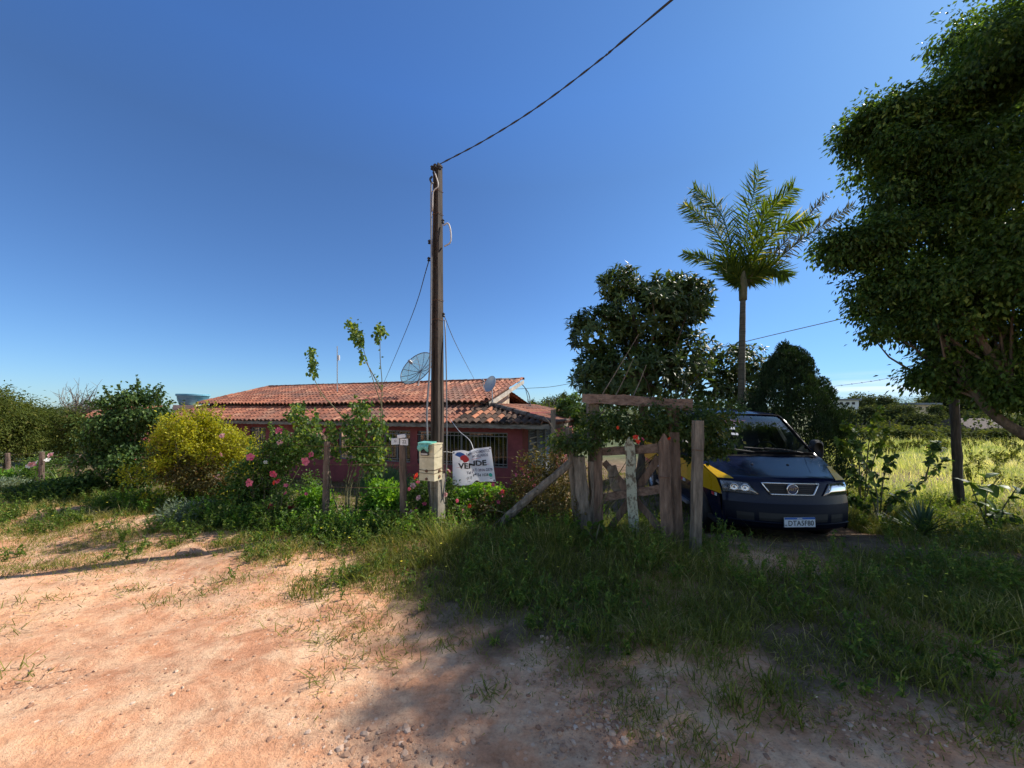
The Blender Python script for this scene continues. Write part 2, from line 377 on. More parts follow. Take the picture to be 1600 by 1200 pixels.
def groundmat():
    m, nt, out = newmat('ground_soil')
    at = N(nt, 'ShaderNodeAttribute', attribute_name='rnd')     # 0 packed clay .. .5 soil under plants .. 1 far cover
    v = coords(nt, 'Object')
    big = noise(nt, v, .55, 5, .6); mid = noise(nt, v, 3.2, 6, .7); fine = noise(nt, v, 60, 4, .8); tiny = noise(nt, v, 130, 2, .7)
    clay = ramp(nt, big, [(.30, (.44, .205, .115)), (.50, (.56, .280, .155)), (.68, (.65, .36, .205))])
    clay = mixc(nt, ramp(nt, mid, [(.42, (0, 0, 0)), (.62, (.75, .75, .75))]), clay, (.66, .45, .29))
    clay = mixc(nt, ramp(nt, mid, [(.24, (.8, .8, .8)), (.40, (0, 0, 0))]), clay, (.38, .18, .10))
    mp = N(nt, 'ShaderNodeMapping'); mp.inputs['Rotation'].default_value = (0, 0, .22); mp.inputs['Scale'].default_value = (.5, 3.2, 1); nt.links.new(v, mp.inputs[0])
    trk = noise(nt, mp.outputs[0], 1.3, 6, .7); med = noise(nt, v, 11, 5, .7)
    clay = mixc(nt, .8, clay, ramp(nt, trk, [(.34, (.82, .78, .76)), (.5, (1, 1, 1)), (.66, (1.16, 1.12, 1.04))]), 'MULTIPLY')
    clay = mixc(nt, .8, clay, ramp(nt, med, [(.30, (.66, .60, .56)), (.5, (1, 1, 1)), (.70, (1.12, 1.14, 1.16))]), 'MULTIPLY')
    clay = mixc(nt, .75, clay, ramp(nt, fine, [(.30, (.60, .56, .54)), (.46, (1, 1, 1)), (.70, (1.16, 1.14, 1.12))]), 'MULTIPLY')
    vo = N(nt, 'ShaderNodeTexVoronoi'); vo.inputs['Scale'].default_value = 30; nt.links.new(v, vo.inputs['Vector'])
    sp = N(nt, 'ShaderNodeSeparateColor'); nt.links.new(vo.outputs['Color'], sp.inputs[0])
    ped = N(nt, 'ShaderNodeMath', operation='LESS_THAN'); ped.inputs[1].default_value = .30; nt.links.new(vo.outputs['Distance'], ped.inputs[0])
    pk_ = ramp(nt, sp.outputs[0], [(.72, (0, 0, 0)), (.76, (1, 1, 1))]); clus = ramp(nt, noise(nt, v, 1.7, 3, .6), [(.45, (0, 0, 0)), (.60, (1, 1, 1))])
    pm = mixc(nt, 1.0, mixc(nt, 1.0, pk_, ped.outputs[0], 'MULTIPLY'), clus, 'MULTIPLY')
    clay = mixc(nt, mixc(nt, 1.0, pm, (.8, .8, .8), 'MULTIPLY'), clay, ramp(nt, sp.outputs[1], [(0, (.24, .12, .08)), (.5, (.60, .42, .30)), (1, (.72, .58, .46))]))
    soil = ramp(nt, mid, [(.3, (.085, .055, .035)), (.55, (.20, .135, .085)), (.75, (.32, .22, .15))])
    soil = mixc(nt, .8, soil, ramp(nt, fine, [(.3, (.5, .5, .5)), (.7, (1.3, 1.3, 1.3))]), 'MULTIPLY')
    far = ramp(nt, big, [(.35, (.05, .065, .025)), (.6, (.11, .125, .05)), (.8, (.18, .17, .08))])
    f1 = ramp(nt, at.outputs['Fac'], [(.08, (0, 0, 0)), (.42, (1, 1, 1))])
    f2 = ramp(nt, at.outputs['Fac'], [(.55, (0, 0, 0)), (.95, (1, 1, 1))])
    c = mixc(nt, f2, mixc(nt, f1, clay, soil), far)
    p = N(nt, 'ShaderNodeBsdfPrincipled'); p.inputs['Roughness'].default_value = .95; p.inputs['Specular IOR Level'].default_value = .2
    nt.links.new(c, p.inputs['Base Color'])
    hm = N(nt, 'ShaderNodeMath', operation='MULTIPLY_ADD'); hm.inputs[1].default_value = .35
    nt.links.new(fine, hm.inputs[0]); nt.links.new(mid, hm.inputs[2])
    hm2 = N(nt, 'ShaderNodeMath', operation='MULTIPLY_ADD'); hm2.inputs[1].default_value = .12
    nt.links.new(tiny, hm2.inputs[0]); nt.links.new(hm.outputs[0], hm2.inputs[2])
    hm3 = N(nt, 'ShaderNodeMath', operation='MULTIPLY_ADD'); hm3.inputs[1].default_value = .45; nt.links.new(med, hm3.inputs[0]); nt.links.new(hm2.outputs[0], hm3.inputs[2])
    hm4 = N(nt, 'ShaderNodeMath', operation='MULTIPLY_ADD'); hm4.inputs[1].default_value = .12; nt.links.new(pm, hm4.inputs[0]); nt.links.new(hm3.outputs[0], hm4.inputs[2])
    nt.links.new(bump(nt, hm4.outputs[0], .8, .030), p.inputs['Normal'])
    nt.links.new(p.outputs[0], out.inputs[0]); return m
M['ground'] = groundmat()
M['stone'] = leafmat('stone', (.26, .14, .09), (.46, .28, .18), (.56, .41, .31), trans=0, rough=.95, spec=.1)

def textmb(txt, size, fr, conform=None, ext=.002, bold=0, align='CENTER', sx=1.0):
    """lettering as mesh data in a plane frame=(origin,u,v,w)"""
    c = D.curves.new('t', 'FONT'); c.body = txt; c.size = size; c.align_x = align; c.align_y = 'CENTER'
    c.offset = bold; c.extrude = 0; c.resolution_u = 3
    o = D.objects.new('t', c); COL.objects.link(o)
    dg = bpy.context.evaluated_depsgraph_get(); me = D.meshes.new_from_object(o.evaluated_get(dg))
    v = np.array([p.co[:] for p in me.vertices]); f = [list(p.vertices) for p in me.polygons]
    D.objects.remove(o); D.curves.remove(c); D.meshes.remove(me)
    q, u, w, n = fr
    v[:, 0] *= sx
    pts = q + np.outer(v[:, 0], u) + np.outer(v[:, 1], w)
    if conform is not None: pts = conform(v)
    return pts + np.asarray(n) * ext, f
# ================================================================== ground
def spaced(lo, hi, step, far, g=1.09):
    a = list(np.arange(lo, hi + 1e-6, step)); s = step
    while a[-1] < far: s *= g; a.append(a[-1] + s)
    b = []; s = step; q = lo
    while q > -far: s *= g; q -= s; b.append(q)
    return np.array(b[::-1] + a)
xs = spaced(-8.5, 7.5, .05, 2600); ys = spaced(1.2, 6.5, .035, 2600)
ys = ys[ys > -60]
X, Y = np.meshgrid(xs, ys)
Z = gz(X, Y)
nz = (vnoise(X, Y, .35) - .5) * .5 + (vnoise(X, Y, .12) - .5) * .35
lim = yb(X) + nz
cover = sstep(-.15, 1.1, Y - lim) * .5
cover = cover * (1 - .95 * np.exp(-((X - 2.7) / .9) ** 2 - ((Y - 4.15) / .45) ** 2))
cover = cover * (1 - .7 * sstep(.62, .8, vnoise(X, Y, .8)) * (Y < 5.2))
cover = cover * (1 - .7 * (X < -1.0) * (Y - .36 * np.clip(-2.5 - X, 0, 14) < 4.9))
cover = np.maximum(cover, .5 * sstep(6, 7.5, Y - .3 * np.clip(-2.5 - X, 0, 14)))
cover = np.maximum(cover, sstep(9, 22, Y) * 1.0)
# wheel ruts and footprints in the soft clay
Z = Z - .025 * np.exp(-((Y - (3.35 - .10 * X)) / .16) ** 2) * (X < 0) * (vnoise(X, Y, .5) > .2)
nx, ny = len(xs), len(ys)
fi = (np.arange(ny - 1)[:, None] * nx + np.arange(nx - 1)[None]); fq = np.stack([fi, fi + 1, fi + nx + 1, fi + nx], -1)
yc = .5 * (ys[:-1] + ys[1:])[:, None]; xc = .5 * (xs[:-1] + xs[1:])[None]
isroad = (yc < yb(xc)) & (yc > -6)
V = np.stack([X, Y, Z], -1).reshape(-1, 3); R = cover.ravel()
def sub(mask, name):
    f = fq[mask]; u, inv = np.unique(f, return_inverse=True)
    mb = MB(); mb.add(V[u], inv.reshape(-1, 4), R[u]); o = mb.build(name, M['ground'], smooth=True, local=True)
    return setp(o, kind='structure')
sub(isroad, 'dirt_road'); sub(~isroad, 'ground')

# stones and clods on the road (real pieces, half sunk)
def stones(n, xr, yr, smin, smax, fld=None):
    t = (1 + 5 ** .5) / 2
    iv = nrm(np.array([(-1, t, 0), (1, t, 0), (-1, -t, 0), (1, -t, 0), (0, -1, t), (0, 1, t), (0, -1, -t), (0, 1, -t), (t, 0, -1), (t, 0, 1), (-t, 0, -1), (-t, 0, 1)], float))
    ifc = np.array([(0, 11, 5), (0, 5, 1), (0, 1, 7), (0, 7, 10), (0, 10, 11), (1, 5, 9), (5, 11, 4), (11, 10, 2), (10, 7, 6), (7, 1, 8), (3, 9, 4), (3, 4, 2), (3, 2, 6), (3, 6, 8), (3, 8, 9), (4, 9, 5), (2, 4, 11), (6, 2, 10), (8, 6, 7), (9, 8, 1)])
    x = rng.uniform(*xr, n); y = rng.uniform(*yr, n)
    if fld is not None:
        k = rng.random(n) < fld(x, y); x, y = x[k], y[k]
    n = len(x); s = smin + (smax - smin) * rng.random(n) ** 4
    sc = s[:, None] * np.stack([rng.uniform(.7, 1.3, n), rng.uniform(.7, 1.3, n), rng.uniform(.35, .75, n)], 1)
    v = iv[None] * rng.uniform(.75, 1.2, (n, 12, 1)) * sc[:, None]
    a = rng.random(n) * 2 * pi; c, s_ = np.cos(a)[:, None], np.sin(a)[:, None]
    v = np.stack([v[..., 0] * c - v[..., 1] * s_, v[..., 0] * s_ + v[..., 1] * c, v[..., 2]], -1)
    v += np.stack([x, y, gz(x, y) + s * .1], 1)[:, None]
    mb = MB(); mb.add(v.reshape(-1, 3), (np.arange(n)[:, None, None] * 12 + ifc[None]).reshape(-1, 3), np.repeat(rng.random(n), 12))
    return mb
mb = stones(15000, (-5, 4.2), (1.2, 4.2), .0035, .015, lambda x, y: (.20 + .80 * (vnoise(x, y, .5) > .55)) * (.3 + .7 * (vnoise(x + 30, y, .17) > .5)) * (y < yb(x) + .4))
m2 = stones(900, (-3.5, 4.5), (1.3, 4.4), .008, .024, lambda x, y: (vnoise(x + 7, y, .5) > .60) * (y < yb(x) + .7) * (.35 + .65 * (x > -.6)))
for (px, py, sg, k) in ((925, 1110, .12, 160), (975, 1145, .10, 110), (870, 1060, .10, 90), (905, 1160, .12, 120), (1010, 1165, .14, 120), (1330, 1130, .25, 160), (1500, 1150, .2, 120), (880, 1000, .1, 60), (90, 1060, .14, 90), (560, 1180, .2, 160), (640, 1170, .2, 140)):
    dd = 960 / (py - 640); cx = (px - 800) / 600 * dd; m3 = stones(k, (cx - sg * 1.6, cx + sg * 1.6), (dd - sg * .8, dd + sg * .8), .004, .022)
    m2.add(np.concatenate(m3.V), np.concatenate(m3.F[3]), np.concatenate(m3.R))
mb.add(np.concatenate(m2.V), np.concatenate(m2.F[3]), np.concatenate(m2.R))
setp(mb.build('gravel', M['stone']), 'loose pale stones and clay crumbs scattered over the dirt road', 'gravel', kind='stuff')

# ---------------------------------------------------------- grass and weeds
def scatter(n, xr, yr, dens):
    x = rng.uniform(*xr, n); y = rng.uniform(*yr, n); k = rng.random(n) < dens(x, y)
    x, y = x[k], y[k]; return np.stack([x, y, gz(x, y) - .01], 1)
def shift(x): return .36 * np.clip(-2.5 - x, 0, 14)
def veg(x, y):
    g = sstep(-.25, np.where(x > .2, .45, .8), y - yb(x) + (vnoise(x, y, .45) - .5) * 1.1)
    g = g * (.30 + .70 * sstep(.28, .5, vnoise(x + 3, y, .33)))
    g = g * (1 - (x < -1.2) * (y - shift(x) < 4.75) * (1 - sstep(.34, .50, vnoise(x * .7 + 5, y * 1.6, .42))) * .72)
    g = g * (1 - .93 * np.exp(-((x - 2.7) / 1.0) ** 2 - ((y - 4.1) / .5) ** 2))
    g = g * (1 - .97 * np.exp(-((x - 3.6) / 1.6) ** 4 - ((y - 4.85) / .52) ** 4))
    g = g * (1 - .75 * np.exp(-((x - 4.9) / 1.3) ** 2 - ((y - 4.3) / .55) ** 2))
    g = g * (1 - sstep(2.4, 2.8, x) * (x < 5.4) * sstep(4.9, 5.2, y) * (y < 10))
    return g
def lean(n, k=.35):
    v = rng.normal(0, k, (n, 3)); v[:, 2] = 1; return v
b = scatter(560000, (-8.5, 9.5), (1.3, 8.6), lambda x, y: veg(x, y) * ((y - shift(x) < 6.2) | (x > 4.9)) * (.95 - .2 * sstep(-1, 2, x)) * .95)
hgt = (.035 + .10 * sstep(.2, 1.8, b[:, 1] - yb(b[:, 0]))) * rng.uniform(.5, 1.7, len(b)) * (1 + .9 * sstep(.55, .75, vnoise(b[:, 0], b[:, 1], .6))) * (1 - .45 * (b[:, 0] < -1.5) * (b[:, 1] - shift(b[:, 0]) < 4.8)) * (1 + .35 * (b[:, 0] > -2.4) * (b[:, 1] > 3.6) * (b[:, 0] < 1.5))
dry = np.clip(rng.normal(.45, .28, len(b)) + .3 * (vnoise(b[:, 0], b[:, 1], .9) - .5) + .22 * sstep(-1, -3, b[:, 0]), 0, 1)
mb = MB().blades(b, lean(len(b), .55), hgt, .0055, rng.uniform(.2, 1.2, len(b)), dry)
# long coarse tufts in the shaded verge
cn = scatter(900, (-2.6, 6.5), (1.9, 5.0), lambda x, y: (y > yb(x) + .25) * sstep(.35, .7, vnoise(x, y, .7)) * (.25 + .75 * (x > .1)) * (veg(x, y) > .2))
for c in cn:
    k = rng.integers(18, 46); q = c + np.stack([rng.normal(0, .055, k), rng.normal(0, .055, k), np.zeros(k)], 1)
    mb.blades(q, lean(k, .42), rng.uniform(.08, .27, k), rng.uniform(.005, .009, k), rng.uniform(.3, 1.1, k), np.clip(rng.normal(.35, .22, k), 0, 1))
# prostrate tufts creeping over the clay
for (px, py) in [(255, 935), (262, 940), (320, 930), (478, 985), (500, 1062), (520, 1005), (540, 960), (560, 1035), (60, 945), (205, 922), (30, 890), (100, 885), (150, 895), (610, 1040), (640, 1010), (700, 1005), (345, 905), (390, 905), (580, 950), (0, 985), (15, 1050), (60, 878), (230, 880), (290, 870), (160, 872), (770, 1085), (560, 985)]:
    d = 960 / (py - 640); c = G(px, d); k = int(rng.integers(25, 70)); sp = rng.uniform(.05, .11)
    q = c + np.stack([rng.normal(0, sp * 1.6, k), rng.normal(0, sp, k), np.zeros(k)], 1)
    mb.blades(q, lean(k, 1.1), rng.uniform(.03, .12, k), .006, rng.uniform(.4, 1.2, k), np.clip(rng.normal(.4, .25, k), 0, 1))
setp(mb.build('grass', M['grass']), 'green and straw coloured grass growing along the dirt road verge', 'grass', kind='stuff')

# broad leaved weeds
def herb(mb, c, h, k, L, W, stem=None, prof=((0, 0), (.45, 1), (1, 0)), jit=.3):
    n = max(2, int(h / .05))
    for _ in range(k):
        tip = c + A(rng.normal(0, jit * h), rng.normal(0, jit * h), h * rng.uniform(.6, 1.1))
        t = rng.random(n * 4) ** .8
        b = c + (tip - c) * t[:, None]
        ax = rdir(len(b), .35); mb.leaves(b, ax, rdir(len(b), 2.0), L * rng.uniform(.5, 1.2, len(b)), W * rng.uniform(.6, 1.2, len(b)), prof, .2, .35)
        if stem is not None: stem.tube([c, (c + tip) / 2 + A(rng.normal(0, .01), rng.normal(0, .01), 0), tip], [.0035, .002], 3, cap=False)
mb = MB()
cn = scatter(9000, (-8.5, 9.5), (1.7, 8.6), lambda x, y: sstep(.3, 1.0, y - yb(x)) * veg(x, y) * ((y - shift(x) < 6.3) | (x > 4.9)) * (vnoise(x + 9, y, .5) > .38))
for c in cn:
    far = sstep(.6, 2.2, c[1] - yb(c[0]))
    herb(mb, c, rng.uniform(.07, .16 + .20 * far), 3, rng.uniform(.025, .055), rng.uniform(.012, .024), mb)
setp(mb.build('weeds', M['weed']), 'low leafy green weeds mixed through the verge grass', 'weeds', kind='stuff')
mb = MB()
cn = scatter(620, (-6, 6.5), (2.0, 5.8), lambda x, y: sstep(.5, 1.2, y - yb(x)) * veg(x, y) * (vnoise(x + 4, y + 2, .7) > .45))
for c in cn:
    p = c + A(0, 0, rng.uniform(.09, .32)); k = 6; a = np.arange(k) * 2 * pi / k
    mb.leaves(np.repeat(p[None], k, 0), np.stack([np.cos(a), np.sin(a), .3 + 0 * a], 1), A(0, -.3, 1), rng.uniform(.008, .015), .009, fold=0)
setp(mb.build('wildflowers', M['yellowp']), 'tiny yellow wildflowers dotted over the verge', 'flowers', kind='stuff')
# leaf litter below the big tree
q = scatter(5200, (.6, 7), (2.6, 6.2), lambda x, y: .1 + .9 * (vnoise(x, y, .4) > .5)) + A(0, 0, .018)
mb = MB().leaves(q, nrm(rng.normal(size=(len(q), 3)) * A(1, 1, .15)), A(0, 0, 1) + rng.normal(0, .3, (len(q), 3)), rng.uniform(.02, .05, len(q)), .02, fold=.3)
setp(mb.build('leaf_litter', M['dead']), 'brown fallen leaves under the big tree and around the van', 'leaves', kind='stuff')
# yard grass and tall field grass
b = scatter(60000, (-22, 4), (6.0, 16), lambda x, y: (y - shift(x) > 5.8) * .9 * np.clip(9 / y, 0, 1))
mb = MB().blades(b, lean(len(b), .4), rng.uniform(.06, .22, len(b)), .012, rng.uniform(.2, 1, len(b)), np.clip(rng.normal(.3, .2, len(b)), 0, 1))
setp(mb.build('yard_grass', M['grass']), 'green lawn grass behind the garden in front of the house', 'grass', kind='stuff')
def fdens(x, y): return (x / y > .55) * np.clip(8 / y, .12, 1) * (1 - (x < 5.4) * (y < 10.6)) * (.3 + .7 * (vnoise(x, y, 1.5) > .35))
b = scatter(330000, (4.5, 48), (7.6, 34), fdens)
sc = 1 + b[:, 1] / 16
mb = MB().blades(b, lean(len(b), .3), rng.uniform(.14, .50, len(b)) * (.45 + 1.1 * vnoise(b[:, 0], b[:, 1], 2.5)), .006 * sc, rng.uniform(.3, 1.2, len(b)), np.clip(rng.normal(.5, .25, len(b)) + (vnoise(b[:, 0], b[:, 1], 3.5) - .5) * .9, 0, 1))
cn = scatter(500, (5, 40), (7.5, 32), lambda x, y: x / y > .6)
for c in cn:
    k = 14; q = c + np.stack([rng.normal(0, .12, k), rng.normal(0, .12, k), np.zeros(k)], 1)
    mb.blades(q, lean(k, .25), rng.uniform(.4, .95, k), .012, rng.uniform(.1, .7, k), np.clip(rng.normal(.75, .2, k), 0, 1))
wb = MB(); cn = scatter(420, (5, 36), (7.6, 28), lambda x, y: (x / y > .68) * (vnoise(x, y, 2) > .5))
for c in cn: herb(wb, c, rng.uniform(.3, .8), 4, .05 + c[1] * .003, .03 + c[1] * .002, None)
setp(wb.build('field_weeds', M['olive']), 'rough darker weeds standing among the field grass', 'weeds', kind='stuff')
setp(mb.build('field_grass', M['field']), 'tall sunlit yellow green grass filling the open field on the right', 'grass', kind='stuff')

# ================================================================== plant generators
def crown_leaves(mb, blobs, ncl, per, cr, L, W, hang=.3, prof=((0, 0), (.45, 1), (1, 0)), inner=.45, squash=.8, up=0.0, rb=0.0, boughs=0):
    """blobs: (centre, radii3, weight). returns clump centres"""
    if boughs:
        nb_ = []
        for c, r, q in blobs:
            nb_.append((c, tuple(np.array(r) * .80), q * .55))
            for _ in range(boughs):
                d = rdir(1)[0]; s_ = rng.uniform(.20, .42); nb_.append((np.asarray(c) + d * np.asarray(r) * rng.uniform(.70, 1.08) - A(0, 0, .12 * s_), tuple(np.array(r) * s_ * A(1, 1, rng.uniform(.7, 1.3))), q * .75 / boughs * (s_ / .3)))
        blobs = nb_
    w = np.array([q[2] for q in blobs], float); w /= w.sum(); cs = []
    idx = rng.choice(len(blobs), ncl, p=w)
    for i in idx:
        c, r, _ = blobs[i]; d = rdir(1)[0]
        rad = inner + (1 - inner) * rng.random() ** .5
        rad *= .82 + .3 * vnoise(d[0] * 3 + i, d[2] * 3 + d[1], .6)
        cs.append((np.asarray(c) + d * rad * np.asarray(r), d))
    C = np.array([c for c, _ in cs]); Dn = np.array([d for _, d in cs])
    k = np.repeat(np.arange(ncl), per)
    size = cr * rng.uniform(.55, 1.35, ncl)[k][:, None]
    off = rng.normal(0, .5, (len(k), 3)) * A(1, 1, squash) * size
    base = C[k] + off
    ax = nrm(off / np.maximum(size, 1e-3) * .9 + Dn[k] * .5 + rng.normal(0, .45, off.shape) + A(0, 0, up - hang * 2))
    nr = nrm(Dn[k] * .5 + A(0, 0, .9) + rng.normal(0, .55, off.shape))
    val = np.clip(rng.normal(.42 + rb, .2, len(k)) + rng.normal(0, .16, ncl)[k], 0, 1)
    mb.leaves(base, ax, nr, L * rng.uniform(.6, 1.2, len(k)), W * rng.uniform(.7, 1.2, len(k)), prof, .3, .2, val)
    return C
def limbs(mb, root, C, k, r0, r1, mid=.55, wob=.12):
    for c in C[rng.choice(len(C), min(k, len(C)), replace=False)]:
        c = np.asarray(c); m = root + (c - root) * mid + A(rng.normal(0, wob), rng.normal(0, wob), abs(rng.normal(0, wob)))
        mb.tube(bez([root, m, c], 6), [r0, r1 * 2, r1], 5, cap=False)
def flower(parent, p, r, mat, face=(0, -1, .3), k=5, name='flower', layers=1):
    mb = MB(); fr = frame_to(face)
    for l in range(layers):
        a = np.arange(k) * 2 * pi / k + rng.random() * 2
        ax = np.stack([np.cos(a), np.sin(a), .35 + .7 * l + 0 * a], 1) @ fr.T
        mb.leaves(np.repeat(np.asarray(p, float)[None], k, 0), ax, fr[:, 2], r * (1 - .25 * l) * rng.uniform(.8, 1.15, k), r * .8, ((0, .15), (.35, .7), (.75, 1), (1, .45)), .25, .2)
    if layers == 1:
        mb.tube([p, np.asarray(p) + fr[:, 2] * r * .6], [.003, .005], 4)
    return mb.build(name, mat, parent)
def shrub(name, base, blobs, ncl, per, cr, L, W, mat, label, cat='shrub', nl=8, r0=.02, hang=.15, stemmat='stem', flowers=(), group=None, shoots=0, sl=.2, sup=.8, **kw):
    t = thing(name, base, label, cat, group)
    mb = MB(); C = crown_leaves(mb, blobs, ncl, per, cr, L, W, hang, **kw)
    sb = MB(); limbs(sb, A(*base), C, nl, r0, r0 * .3)
    for _ in range(shoots):
        c, r, w_ = blobs[rng.integers(len(blobs))]; dv = rdir(1, .5)[0]; p0 = np.asarray(c) + dv * np.asarray(r) * .8; ln = sl * rng.uniform(.5, 1.4)
        e = p0 + nrm(dv + A(0, 0, sup) + rng.normal(0, .3, 3)) * ln; cu = bez([p0, (p0 + e) / 2 + rng.normal(0, .02, 3), e], 9); sb.tube(cu, [.004, .0015], 3, cap=False)
        k = int(10 + 60 * ln); q = cu[rng.integers(1, 9, k)] + rng.normal(0, .008, (k, 3)); mb.leaves(q, nrm(rng.normal(0, .6, (k, 3)) + nrm(e - p0) * .6), rdir(k, 1.2), L * rng.uniform(.5, 1, k), W * .9)
    mb.build('foliage', M[mat], t)
    sb.build('stems', M[stemmat], t, smooth=True)
    for (px, py, d, r, fm) in flowers:
        flower(t, P(px, py, d), r, M[fm], (rng.normal(0, .7), -1, rng.normal(.2, .5)), layers=2 if fm == 'rose' else 1)
    return t
def tree(name, base, trunk, blobs, ncl, per, cr, L, W, mat, label, cat='tree', nl=26, group=None, tmat='bark', tr=(.12, .06), **kw):
    """trunk: list of points from base up"""
    t = thing(name, base, label, cat, group)
    mb = MB(); C = crown_leaves(mb, blobs, ncl, per, cr, L, W, **kw)
    mb.build('crown', M[mat], t)
    tb = MB(); tp = bez(trunk, 10); tb.tube(tp, tr, 9, wob=.04)
    for c in C[rng.choice(len(C), min(nl, len(C)), replace=False)]:
        r = tp[rng.integers(5, len(tp))]; m = r + (c - r) * .5 + rng.normal(0, .12, 3)
        tb.tube(bez([r, m, c], 7), [tr[1] * .6, tr[1] * .15], 5, cap=False)
    tb.build('trunk', M[tmat], t, smooth=True)
    return t
def rosette(mb, c, n, L, W, e0, e1, droop, prof, fold=.35, val=None):
    a = rng.random(n) * 2 * pi; e = np.radians(rng.uniform(e0, e1, n))
    ax = np.stack([np.cos(a) * np.cos(e), np.sin(a) * np.cos(e), np.sin(e)], 1)
    nr = np.stack([-np.cos(a) * np.sin(e), -np.sin(a) * np.sin(e), np.cos(e)], 1)
    mb.leaves(np.asarray(c) + ax * .01, ax, nr, L * rng.uniform(.75, 1.1, n), W, prof, fold, droop, val)
BLADE = ((0, .8), (.25, 1), (.6, .75), (.85, .35), (1, 0))
OVAL = ((0, .05), (.25, .8), (.5, 1), (.8, .6), (1, 0))
FRONDL = ((0, .5), (.3, 1), (.7, .6), (1, 0))

# ================================================================== big tree on the right
B = [(P(1455, 335, 6.3), (.95, 1.0, .75), 1.0), (P(1405, 205, 6.4), (.60, .8, .55), .75), (P(1450, 268, 6.3), (.75, .8, .5), .7), (P(1375, 190, 6.4), (.40, .5, .42), .35), (P(1560, 190, 6.0), (1.15, 1.2, 1.05), 1.3), (P(1475, 200, 6.4), (.6, .8, .65), .6),
     (P(1560, 430, 6.0), (1.15, 1.1, .95), 1.2), (P(1365, 385, 6.3), (.65, .6, .30), .55), (P(1340, 372, 6.3), (.45, .5, .16), .3), (P(1440, 480, 6.2), (.75, .7, .50), .7), (P(1395, 440, 6.2), (.5, .6, .38), .4), (P(1490, 560, 6.1), (.5, .6, .38), .45),
     (P(1600, 50, 5.8), (.85, 1.1, .85), 1.0), (P(1600, 560, 5.9), (.95, .9, .55), .8), (P(1600, 610, 5.7), (.5, .5, .22), .25), (P(1700, 330, 5.4), (1.5, 1.4, 1.6), 1.5), (A(7.45, 5.0, 6.8), (1.3, 1.4, 1.0), 1.0),
     (A(7.5, 3.9, 5.3), (1.5, 1.2, 1.5), 1.4), (A(7.8, 2.3, 5.0), (1.5, 1.2, 1.3), 1.2), (A(8.0, .6, 4.8), (1.4, 1.2, 1.2), 1.0), (A(9.4, 8.3, 4.5), (1.25, 1.4, 1.3), 1.0), (A(9.0, 5.6, 5.6), (1.8, 1.8, 1.5), 1.0), (A(7.3, 5.2, 3.4), (1.3, 1.4, .8), .8)]
t = thing('ficus_tree', A(8.6, 5.7, gz(8.6, 5.7)), 'huge dark leafy tree with drooping glossy leaves overhanging the van from the right', 'tree')
mb = MB(); C = crown_leaves(mb, B, 3900, 50, .21, .085, .044, hang=.42, inner=.25, boughs=16)
mb.build('crown', M['ficus'], t)
tb = MB(); fork = A(8.4, 5.7, .9)
tb.tube(bez([A(8.6, 5.7, gz(8.6, 5.7) - .1), A(8.55, 5.7, .4), fork], 8), [.26, .2], 12, wob=.05)
for tgt, r in ((P(1535, 630, 5.9), .075), (P(1570, 590, 5.7), .08), (A(7.6, 4.4, 3.6), .09), (A(8.9, 7.2, 3.6), .1), (A(7.8, 5.8, 3.4), .08), (A(7.9, 2.6, 3.9), .07)):
    m = fork + (tgt - fork) * .55 + A(0, 0, -.12)
    e = bez([fork, m, tgt, tgt + A(-.5, .1, 1.0)], 14); tb.tube(e, [r * 1.3, r * .9, r * .5], 8, wob=.05)
    near = C[np.argsort(np.linalg.norm(C - e[-1], axis=1))[:400]]
    for c in near[rng.choice(400, 14, replace=False)]:
        tb.tube(bez([e[rng.integers(7, 14)], (c + e[10]) / 2 + rng.normal(0, .1, 3), c], 6), [.025, .006], 5, cap=False)
tb.build('trunk', M['bark'], t, smooth=True)

# ================================================================== loquat tree, small tree, bush behind the house
def rosette_crown(mb, blobs, ncl, L, W, nleaf=11, inner=.5):
    w = np.array([q[2] for q in blobs], float); w /= w.sum(); Cs = []
    for i in rng.choice(len(blobs), ncl, p=w):
        c, r, _ = blobs[i]; d = rdir(1, .25)[0]; rad = (inner + (1 - inner) * rng.random() ** .4) * (.86 + .28 * rng.random())
        p = np.asarray(c) + d * rad * np.asarray(r); Cs.append(p)
        axm = nrm(d + A(0, 0, .7)); fr = frame_to(axm); k = int(nleaf * rng.uniform(.7, 1.2))
        a = rng.random(k) * 2 * pi; e = rng.uniform(-.35, 1.1, k)
        ax = np.stack([np.cos(a) * np.cos(e), np.sin(a) * np.cos(e), np.sin(e)], 1) @ fr.T
        nr = nrm(axm[None] * 1.2 - ax * .3 + rng.normal(0, .15, (k, 3)))
        mb.leaves(np.repeat(p[None], k, 0), ax, nr, L * rng.uniform(.6, 1.15, k), W * rng.uniform(.8, 1.1, k), ((0, .1), (.55, 1), (1, 0)), .25, .35, np.clip(rng.normal(.4, .22) + rng.normal(0, .1, k), 0, 1))
    return np.array(Cs)
def rtree(name, base, trunk, blobs, ncl, L, W, mat, label, tr, nl=30, group=None, cat='tree'):
    t = thing(name, base, label, cat, group)
    mb = MB(); C = rosette_crown(mb, blobs, ncl, L, W); mb.build('crown', M[mat], t)
    tb = MB(); tp = bez(trunk, 10); tb.tube(tp, tr, 9, wob=.05)
    for c in C[rng.choice(len(C), nl, replace=False)]:
        r = tp[rng.integers(5, len(tp))]; tb.tube(bez([r, r + (c - r) * .5 + rng.normal(0, .15, 3), c], 7), [tr[1] * .55, tr[1] * .12], 5, cap=False)
    tb.build('trunk', M['bark'], t, smooth=True); return t
d = 11.2; b0 = G(1000, d)
